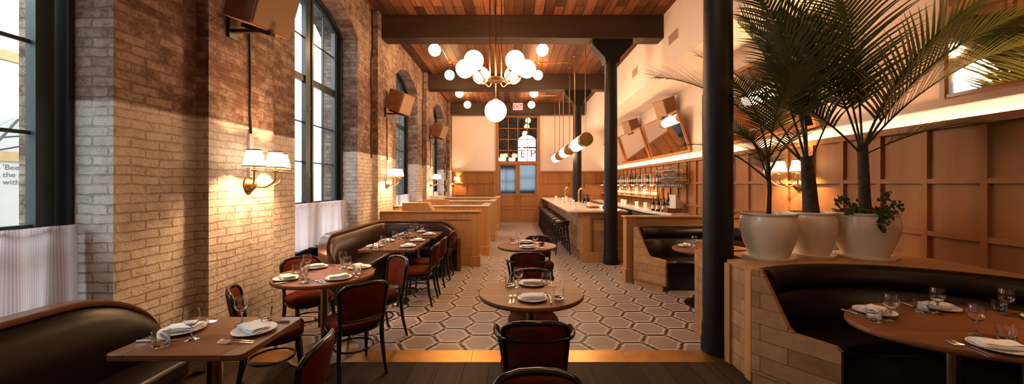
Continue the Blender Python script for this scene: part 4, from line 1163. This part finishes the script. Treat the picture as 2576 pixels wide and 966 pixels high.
put(.36, 5.45, -90, 'rust velvet chair behind the further centre table')

# ------------------------------------------------------------------ tables
def round_top(a, b, z0, z1, mat, parent, name='table_top'):
    m4 = Matrix.Diagonal((a, b, 1, 1))
    h = z1 - z0
    return MB().lathe([(0, z0), (.985, z0), (.997, z0 + h * .2), (1, z0 + h * .5), (.997, z1 - h * .2), (.988, z1), (0, z1)], 72, m4).build(name, mat, parent, smooth=40)
def pedestal(T, x, y, r=.30, pr=.038):
    MB().tube([(x, y, .02), (x, y, .715)], pr, 20).build('pole', M['steel'], T)
    MB().lathe([(0, 0), (r, 0), (r, .008), (r * .8, .02), (r * .3, .032), (0, .036)], 40, Matrix.Translation((x, y, 0))).build('base', M['steel'], T)
    MB().box(x - .15, x + .15, y - .15, y + .15, .70, .718).build('support_plate', M['blackmetal'], T)
def table_round(name, x, y, a, b, label, peds=((0, 0),), r=.28, group=None):
    T = empty(name, (x, y, 0)); tag(T, label, 'table', group)
    round_top(a, b, .718, .75, M['walnut'], T)
    for p in peds: pedestal(T, p[0], p[1], r)
    return T
def table_rect(x0, x1, y0, y1, label, peds, r=.24):
    cx, cy = (x0 + x1) / 2, (y0 + y1) / 2; w, d = (x1 - x0) / 2, (y1 - y0) / 2
    T = empty('rectangular_table', (cx, cy, 0)); tag(T, label, 'table', 'rectangular bench tables')
    bw = .10; rc = .03
    MB().box(-w + bw, w - bw, -d, d, .718, .75).build('table_top', M['walnut'], T, bevel=.003)
    for sg in (-1, 1):
        pts = [(sg * (w - bw), -d)] + [(sg * (w - rc + rc * cos(R(a))), -d + rc + rc * sin(R(a))) for a in (-90, -60, -30, 0)] + [(sg * (w - rc + rc * cos(R(a))), d - rc + rc * sin(R(a))) for a in (0, 30, 60, 90)] + [(sg * (w - bw), d)]
        MB().prism(pts, .718, .75).build('end_band', M['walnutband'], T, bevel=.003)
    for p in peds: pedestal(T, p[0], p[1], r)
    return T
table_rect(-2.05, -1.36, 1.86, 2.40, 'square walnut table in front of the checked curtain and bench', ((0, 0),))
table_round('round_table', -1.80, 3.55, .445, .445, 'round walnut four-seat table beside the brick pilaster sconce', r=.30, group='round walnut tables')
table_rect(-2.04, -1.31, 4.84, 5.85, 'long walnut table along the curved leather bench', ((0, -.26), (0, .24)))
table_rect(-1.99, -1.29, 6.02, 6.74, 'square walnut table in the corner of the leather bench', ((0, 0),))
table_round('round_table', .133, 2.96, .412, .40, 'small round walnut table at the brass floor strip', group='round walnut tables')
table_round('round_table', .174, 5.22, .412, .41, 'small round walnut table further up the aisle toward the bar', group='round walnut tables')
table_round('oval_table', 2.80, 2.24, .72, .46, 'dark oval table in the leather booth below the palms', ((-.17, 0), (.28, 0)), .22)
table_round('round_table', 2.62, 4.95, .50, .46, 'round table in the leather booth behind the black column', r=.34, group='round walnut tables')

# ------------------------------------------------------------------ place settings
ZT = .7505
def fork_mb():
    mb = MB()
    st_ = [(-.088, .0062, .001), (-.06, .0058, .003), (-.02, .0038, .007), (.018, .0030, .008), (.035, .008, .005), (.045, .0105, .003)]
    for (y0, w0, z0), (y1, w1, z1) in zip(st_, st_[1:]):
        vs = [(-w0, y0, z0), (w0, y0, z0), (w1, y1, z1), (-w1, y1, z1)]
        vs += [(a, b, c + .0022) for a, b, c in vs]
        mb.add(vs, [(0, 3, 2, 1), (4, 5, 6, 7), (0, 1, 5, 4), (1, 2, 6, 5), (2, 3, 7, 6), (3, 0, 4, 7)])
    for x in (-.0088, -.0030, .0030, .0088):
        mb.tube([(x, .044, .004), (x, .07, .003), (x * .95, .096, .009)], [.0016, .0015, .0008], 6)
    return mb
def knife_mb():
    mb = MB()
    mb.tube([(0, -.10, .006), (0, -.06, .006), (0, -.01, .005)], [.0055, .0065, .0045], 8)
    pts = [(-.004, -.01), (.008, -.005), (.010, .05), (.006, .10), (-.002, .118), (-.004, .10)]
    mb.prism(pts, .003, .0055); return mb
def plate_mb():
    return MB().lathe([(0, .0), (.055, 0), (.062, .004), (.098, .012), (.112, .0165), (.112, .0185), (.096, .0150), (.062, .0075), (.055, .0055), (0, .005)], 48)
def napkin_mb(seed):
    r = random.Random(seed); mb = MB()
    # several folded layers, each a slightly rumpled sheet
    for L_ in range(4):
        w, d = .088 - .003 * L_, .052 - .002 * L_
        nx, ny = 12, 8; vs = []; fs = []
        z0 = .0175 + L_ * .0052; sk = r.uniform(-.006, .006); ph = r.uniform(0, 6)
        for s_ in (0, 1):
            for j in range(ny + 1):
                for i in range(nx + 1):
                    u, v = -1 + 2 * i / nx, -1 + 2 * j / ny
                    x, y = u * w + sk + v * .004, v * d + u * sk * .6
                    z = z0 + .0018 * sin(u * 4 + ph) + .0014 * cos(v * 5 + ph) + (.0042 * max(0, 1 - abs(v) ** 6) * max(0, 1 - abs(u) ** 8) + .0006 if s_ else 0)
                    z += L_ * .0012 * max(0, u)
                    vs.append((x, y, z))
        n1 = (nx + 1) * (ny + 1)
        for s_ in (0, 1):
            for j in range(ny):
                for i in range(nx):
                    q = s_ * n1 + j * (nx + 1) + i; fs.append((q, q + 1, q + nx + 2, q + nx + 1))
        for i in range(nx):
            q = ny * (nx + 1) + i; fs += [(i, i + 1, n1 + i + 1, n1 + i), (q, q + 1, n1 + q + 1, n1 + q)]
        for j in range(ny):
            q = j * (nx + 1); fs += [(q, q + nx + 1, n1 + q + nx + 1, n1 + q), (q + nx, q + 2 * nx + 1, n1 + q + 2 * nx + 1, n1 + q + nx)]
        mb.add(vs, fs)
    return mb
PM = {'plate': plate_mb().mesh('dinner_plate', M['china'], 40), 'fork': fork_mb().mesh('fork', M['silver'], 40), 'knife': knife_mb().mesh('knife', M['silver'], 40),
      'wine': wineglass_mb().mesh('wine_glass', M['glass'], 40), 'tumbler': tumbler_mb().mesh('tumbler', M['glass'], 40)}
NAP = [napkin_mb(i).mesh('folded_napkin', M['linen'], 50) for i in range(4)]
rs = random.Random(5)
def obj(me, name, loc, rz, label, cat, group):
    o = bpy.data.objects.new(name, me); COL.objects.link(o); o.location = loc; o.rotation_euler = (0, 0, rz)
    return tag(o, label, cat, group)
def setting(cx, cy, facing, where, napturn=0., skip=(), grp='', wf=.15, tf=.08):
    """(cx,cy) plate centre, facing = direction the diner looks"""
    a = face(facing)
    def P(u, v): return (cx + u * cos(a) - v * sin(a), cy + u * sin(a) + v * cos(a))
    j = lambda s=.006: rs.uniform(-s, s)
    obj(PM['plate'], 'dinner_plate', (cx, cy, ZT), 0, 'round white plate ' + where, 'plate', 'plates on the set tables')
    obj(NAP[rs.randrange(4)], 'folded_napkin', (cx, cy, ZT + .001), a + R(napturn) + j(.1), 'folded napkin ' + where, 'napkin', 'napkins on the plates')
    if 'forks' not in skip:
        for k, n in ((0, 'inner'), (1, 'outer')):
            p = P(-.135 - .028 * k + j(.003), -.01 + j()); obj(PM['fork'], 'fork', (p[0], p[1], ZT), a + j(.08), n + ' silver fork ' + where, 'fork', 'forks beside the plates')
    p = P(.135 + j(), -.015 + j()); obj(PM['knife'], 'knife', (p[0], p[1], ZT), a + j(.1), 'silver knife ' + where, 'knife', 'knives beside the plates')
    p = P(.115 + j(), wf + j()); obj(PM['wine'], 'wine_glass', (p[0], p[1], ZT), j(1), 'stemmed wine glass ' + where, 'wine glass', 'wine glasses on the set tables')
    p = P(.195 + j(), tf + j()); obj(PM['tumbler'], 'tumbler', (p[0], p[1], ZT), j(1), 'short clear tumbler ' + where, 'tumbler', 'tumblers on the set tables')
# square table
setting(-1.92, 2.16, 0, 'at the bench side of the square table by the checked curtain', 100, wf=.15, tf=.06)
setting(-1.50, 2.157, 180, 'at the chair side of the square table by the checked curtain', 60, wf=.15, tf=.07)
# round four
T2 = 'of the round table by the brick pilaster'
setting(-2.03, 3.34, 45, 'at the wall-side near place ' + T2, wf=.12)
setting(-2.02, 3.80, -45, 'at the wall-side far place ' + T2, wf=.12)
setting(-1.58, 3.36, 135, 'at the aisle-side near place ' + T2, wf=.12)
setting(-1.57, 3.79, 225, 'at the aisle-side far place ' + T2, wf=.12)
T3 = 'of the long table at the leather bench'
setting(-1.90, 5.08, 0, 'at the bench-side near place ' + T3); setting(-1.90, 5.58, 0, 'at the bench-side far place ' + T3)
setting(-1.45, 5.10, 180, 'at the chair-side near place ' + T3); setting(-1.45, 5.60, 180, 'at the chair-side far place ' + T3)
T4 = 'of the square table in the bench corner'
setting(-1.85, 6.30, 0, 'at the bench-side place ' + T4); setting(-1.43, 6.28, 180, 'at the aisle-side place ' + T4); setting(-1.62, 6.62, -90, 'at the end place ' + T4, skip=('forks',), wf=.02, tf=.0)
TC = 'of the round table at the brass strip'
setting(.134, 2.76, 90, 'at the near place ' + TC, wf=.10, tf=.03); setting(.15, 3.17, -90, 'at the far place ' + TC, wf=.10, tf=.03)
TF = 'of the round table further up the aisle'
setting(.175, 5.0, 90, 'at the near place ' + TF, wf=.10, tf=.03); setting(.175, 5.44, -90, 'at the far place ' + TF, wf=.10, tf=.03)
TA = 'of the oval booth table below the palms'
setting(2.38, 2.50 - .03, -65, 'at the column-side place ' + TA, wf=.12); setting(2.90, 2.56, -90, 'at the back place ' + TA, 15, wf=.10)
setting(2.50, 1.93, 90, 'at the front place ' + TA, -20, wf=.18, tf=.12); setting(3.30, 2.30, 170, 'at the wall-side place ' + TA, wf=.12)
TB = 'of the round booth table behind the column'
setting(2.36, 5.12, -35, 'at the aisle-side place ' + TB, wf=.12); setting(2.83, 5.10, 200, 'at the wall-side place ' + TB, wf=.12)

# ------------------------------------------------------------------ potted palms
def pot(x, y, z, r, h, label):
    P = empty('potted_palm', (x, y, z)); tag(P, label, 'potted palm', 'potted palms on the oak ledge')
    MB().lathe([(0, .0), (r * .88, 0), (r * .92, .012), (r * .93, .028), (r * .86, .030), (r * .80, .018), (0, .018)], 48).build('saucer', M['pot'], P)
    b = .02
    prof = [(0, b), (r * .66, b), (r * .72, b + h * .08), (r * .86, b + h * .30), (r * .98, b + h * .58), (r * 1.0, b + h * .72), (r * .97, b + h * .86), (r * .93, b + h * .93), (r * .97, b + h * .955), (r * .98, b + h * .99), (r * .92, b + h), (r * .90, b + h * .95), (r * .86, b + h * .84), (0, b + h * .84)]
    MB().lathe(prof, 56).build('pot', M['pot'], P, smooth=45)
    MB().lathe([(0, b + h * .87), (r * .87, b + h * .85), (r * .87, b + h * .845), (0, b + h * .845)], 30).build('soil', M['soil'], P)
    return P
def frond_mesh(seed, L=1.3, bend=70, a0=8, leaf=.36, n=46, width=.012, bare=.28, mat=None, twist=0.):
    """frond starting at origin going up, arching to +X. returns stem mesh and leaflet mesh"""
    r = random.Random(seed); K = 26
    pts = []; p = Vector((0, 0, 0)); d = []
    for i in range(K + 1):
        t = i / K; a = R(a0 + bend * t ** 1.7)
        dv = Vector((sin(a), 0, cos(a))); d.append(dv); pts.append(p.copy()); p = p + dv * L / K
    stem = MB().tube(pts, [.010 * (1 - .85 * i / K) + .001 for i in range(K + 1)], 6)
    mb = MB()
    for i in range(n):
        t = bare + (1 - bare) * (i + .5) / n
        k = min(K - 1, int(t * K)); f = t * K - k
        P0 = pts[k].lerp(pts[k + 1], f); T = d[k]
        up = Vector((0, 1, 0)).cross(T).normalized() * -1
        tt = (t - bare) / (1 - bare)
        ll = leaf * (.35 + .65 * sin(pi * min(1, tt * .85 + .18)) ** .8) * r.uniform(.9, 1.08)
        for sg in (-1, 1):
            fw = .75 + .5 * tt + r.uniform(-.08, .08)
            side = Vector((0, sg, 0))
            dirv = (side * 1.0 + T * fw * .9 + up * .22).normalized()
            q = P0.copy(); pr = []
            m = 4
            for s_ in range(m + 1):
                w = width * (1 - (s_ / m) ** 1.8) + .0006
                nrm = dirv.cross(up).normalized()
                pr.append((q.copy(), nrm * w * .5))
                dirv = (dirv + Vector((0, 0, -.05 - .03 * s_)) * (1.0) * r.uniform(.6, 1.3)).normalized()
                q = q + dirv * ll / m
            vs = []
            for q_, w_ in pr: vs += [q_ - w_ , q_ + w_ ]
            mb.add(vs, [(2 * s_, 2 * s_ + 1, 2 * s_ + 3, 2 * s_ + 2) for s_ in range(m)])
    return stem.mesh('frond_stem', M['stem'], 60), mb.mesh('leaflets', mat or M['frond'], 0)
FR = [frond_mesh(1, 1.6, 40, 6, .56, 31, .024), frond_mesh(2, 1.25, 58, 10, .44, 28, .021), frond_mesh(3, .9, 60, 14, .29, 27, .013, .3),
      frond_mesh(4, 1.55, 26, 4, .58, 31, .025), frond_mesh(5, 1.2, 48, 14, .46, 28, .022, .2, M['frond_yellow'])]
def add_frond(P, kind, z, az, tilt, sc=1., roll=0., off=(0, 0)):
    stem, lf = FR[kind]
    h = bpy.data.objects.new('frond', stem); COL.objects.link(h); h.parent = P
    h.location = (off[0], off[1], z); h.rotation_mode = 'ZYX' if False else 'XYZ'
    m = Matrix.Rotation(R(az), 4, 'Z') @ Matrix.Rotation(R(tilt), 4, 'Y') @ Matrix.Rotation(R(roll), 4, 'Z')
    h.rotation_euler = m.to_euler(); h.scale = (sc,) * 3
    l = bpy.data.objects.new('leaflets', lf); COL.objects.link(l); l.parent = h
# pot with thin stems
P1 = pot(2.36, 3.47, .92, .235, .40, 'cream pot with thin-stemmed palm nearest the black column')
MB().tube([(0, 0, .34), (.01, 0, .62), (.0, 0, .86), (-.01, 0, 1.0)], [.022, .018, .014, .011], 10).build('trunk', M['trunk'], P1)
for i, (k, z, az, tilt, sc) in enumerate(((2, .72, 140, 30, 1.0), (2, .85, 128, 12, .95), (2, .90, 205, 2, 1.0), (2, .78, 20, 22, .95), (2, .92, 330, 14, .9), (2, .9, 100, 25, .9), (2, .70, 212, 16, .8), (2, .66, 60, 34, .9), (1, .9, 262, 2, .75))):
    add_frond(P1, k, z, az, tilt, sc)
P2 = pot(2.83, 3.56, .92, .20, .40, 'cream pot with thick-trunked palm standing between the other two')
MB().tube([(0, 0, .34), (-.01, 0, .5), (-.03, 0, .75), (-.05, 0, .95)], [.075, .062, .055, .045], 14).build('trunk', M['trunk'], P2)
for i, (k, z, az, tilt, sc) in enumerate(((0, .80, 137, 16, 1.05), (3, .85, 128, 8, 1.1), (0, .85, 200, 2, 1.05), (3, .9, 60, 8, 1.1), (0, .8, 330, 10, .85), (0, .85, 141, 32, 1.15), (0, .9, 160, 0, 1.0))):
    add_frond(P2, k, z, az, tilt, sc, off=(-.04, 0))
P3 = pot(3.28, 3.50, .92, .25, .40, 'cream pot with tall palm and trailing ivy beside the panelled wall')
MB().tube([(0, 0, .34), (.0, 0, .55), (-.01, 0, .8), (-.02, 0, 1.05)], [.055, .045, .042, .040], 14).build('trunk', M['trunk'], P3)
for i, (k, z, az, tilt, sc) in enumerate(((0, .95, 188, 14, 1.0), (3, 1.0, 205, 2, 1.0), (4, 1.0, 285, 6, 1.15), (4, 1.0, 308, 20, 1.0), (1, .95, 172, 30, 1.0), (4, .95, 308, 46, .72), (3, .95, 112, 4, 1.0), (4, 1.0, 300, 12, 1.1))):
    add_frond(P3, k, z, az, tilt, sc, off=(-.02, 0))
# ivy in the third pot
iv = MB(); ri = random.Random(9)
def leafquad(c, s_, n_):
    a = ri.uniform(0, 6.28); t1 = n_.orthogonal().normalized(); t2 = n_.cross(t1); u = t1 * cos(a) + t2 * sin(a); v = n_.cross(u)
    pts = [c - v * s_ * .1, c + u * s_ * .5 + v * s_ * .25, c + u * s_ * .3 + v * s_ * .55, c + v * s_ * 1.0, c - u * s_ * .3 + v * s_ * .55, c - u * s_ * .5 + v * s_ * .25]
    iv.add(pts, [(0, 1, 2, 3, 4, 5)])
for _ in range(420):
    a = ri.uniform(0, 6.28); rr = .22 * sqrt(ri.random()); 
    leafquad(Vector((rr * cos(a), rr * sin(a), .38 + ri.uniform(0, .07))), ri.uniform(.025, .045), Vector((ri.uniform(-.5, .5), ri.uniform(-1, .2), 1)).normalized())
def trail(pts, n):
    pts, _ = catmull([Vector(p) for p in pts], .002, 8, False)
    iv.tube(pts, .0022, 5)
    for _ in range(n):
        c = ri.choice(pts) + Vector([ri.uniform(-.025, .025) for _ in range(3)])
        leafquad(c, ri.uniform(.022, .045), Vector((ri.uniform(-.4, .4), -1, ri.uniform(0, .8))).normalized())
trail([(-.05, -.2, .42), (-.10, -.27, .43), (-.12, -.285, .36), (-.11, -.28, .28)], 60)
trail([(0, -.2, .42), (-.06, -.27, .44), (-.06, -.285, .36)], 45)
trail([(-.1, -.1, .42), (-.24, -.15, .50), (-.33, -.12, .56), (-.36, -.1, .50)], 40)
trail([(-.1, -.1, .42), (-.22, -.12, .46), (-.32, -.2, .44)], 30)
trail([(.1, -.05, .42), (.20, -.1, .50), (.28, -.05, .46)], 40)
trail([(.05, -.05, .42), (.10, -.1, .55), (.16, -.05, .60)], 30)
iv.build('ivy', M['ivy'], P3, smooth=0)

# ------------------------------------------------------------------ light from the sky, camera
w = bpy.data.worlds.new('sky'); S.world = w; w.use_nodes = True
nt = w.node_tree; nt.nodes.clear(); N = NT(nt)
bg = N.n('ShaderNodeBackground'); bg.inputs[0].default_value = (.80, .93, 1., 1); bg.inputs[1].default_value = 7.
ow = N.n('ShaderNodeOutputWorld'); N.link(bg.outputs[0], ow.inputs[0])
for k, (ya, yb) in enumerate(WIN):
    ld = bpy.data.lights.new('daylight_portal', 'AREA'); ld.shape = 'RECTANGLE'; ld.size = 3.9; ld.size_y = yb - ya
    ld.cycles.is_portal = True
    lo = bpy.data.objects.new('daylight_portal', ld); COL.objects.link(lo)
    lo.location = (OUTX - .02, (ya + yb) / 2, 2.5); lo.rotation_euler = (0, -pi / 2, 0)

cam = bpy.data.cameras.new('camera'); co = bpy.data.objects.new('camera', cam); COL.objects.link(co)
cam.sensor_fit = 'HORIZONTAL'; cam.sensor_width = 36.; cam.lens = 940. / 2576 * 36.
cam.shift_x = -(1294 - 1288) / 2576; cam.shift_y = -(483 - 464) / 2576
cam.clip_start = .02; cam.clip_end = 200
co.location = (0, 0, CAMH); co.rotation_euler = (pi / 2, 0, 0)
S.camera = co
S.view_settings.view_transform = 'Standard'; S.view_settings.look = 'None'
S.view_settings.exposure = .32; S.view_settings.gamma = 1.; S.view_settings.use_curve_mapping = False
cy = S.cycles
cy.max_bounces = 8; cy.diffuse_bounces = 4; cy.glossy_bounces = 4; cy.transmission_bounces = 8; cy.transparent_max_bounces = 10
cy.sample_clamp_indirect = 6.; cy.caustics_reflective = False; cy.caustics_refractive = False
for p in (chair, armchair, st, *bm_): pass
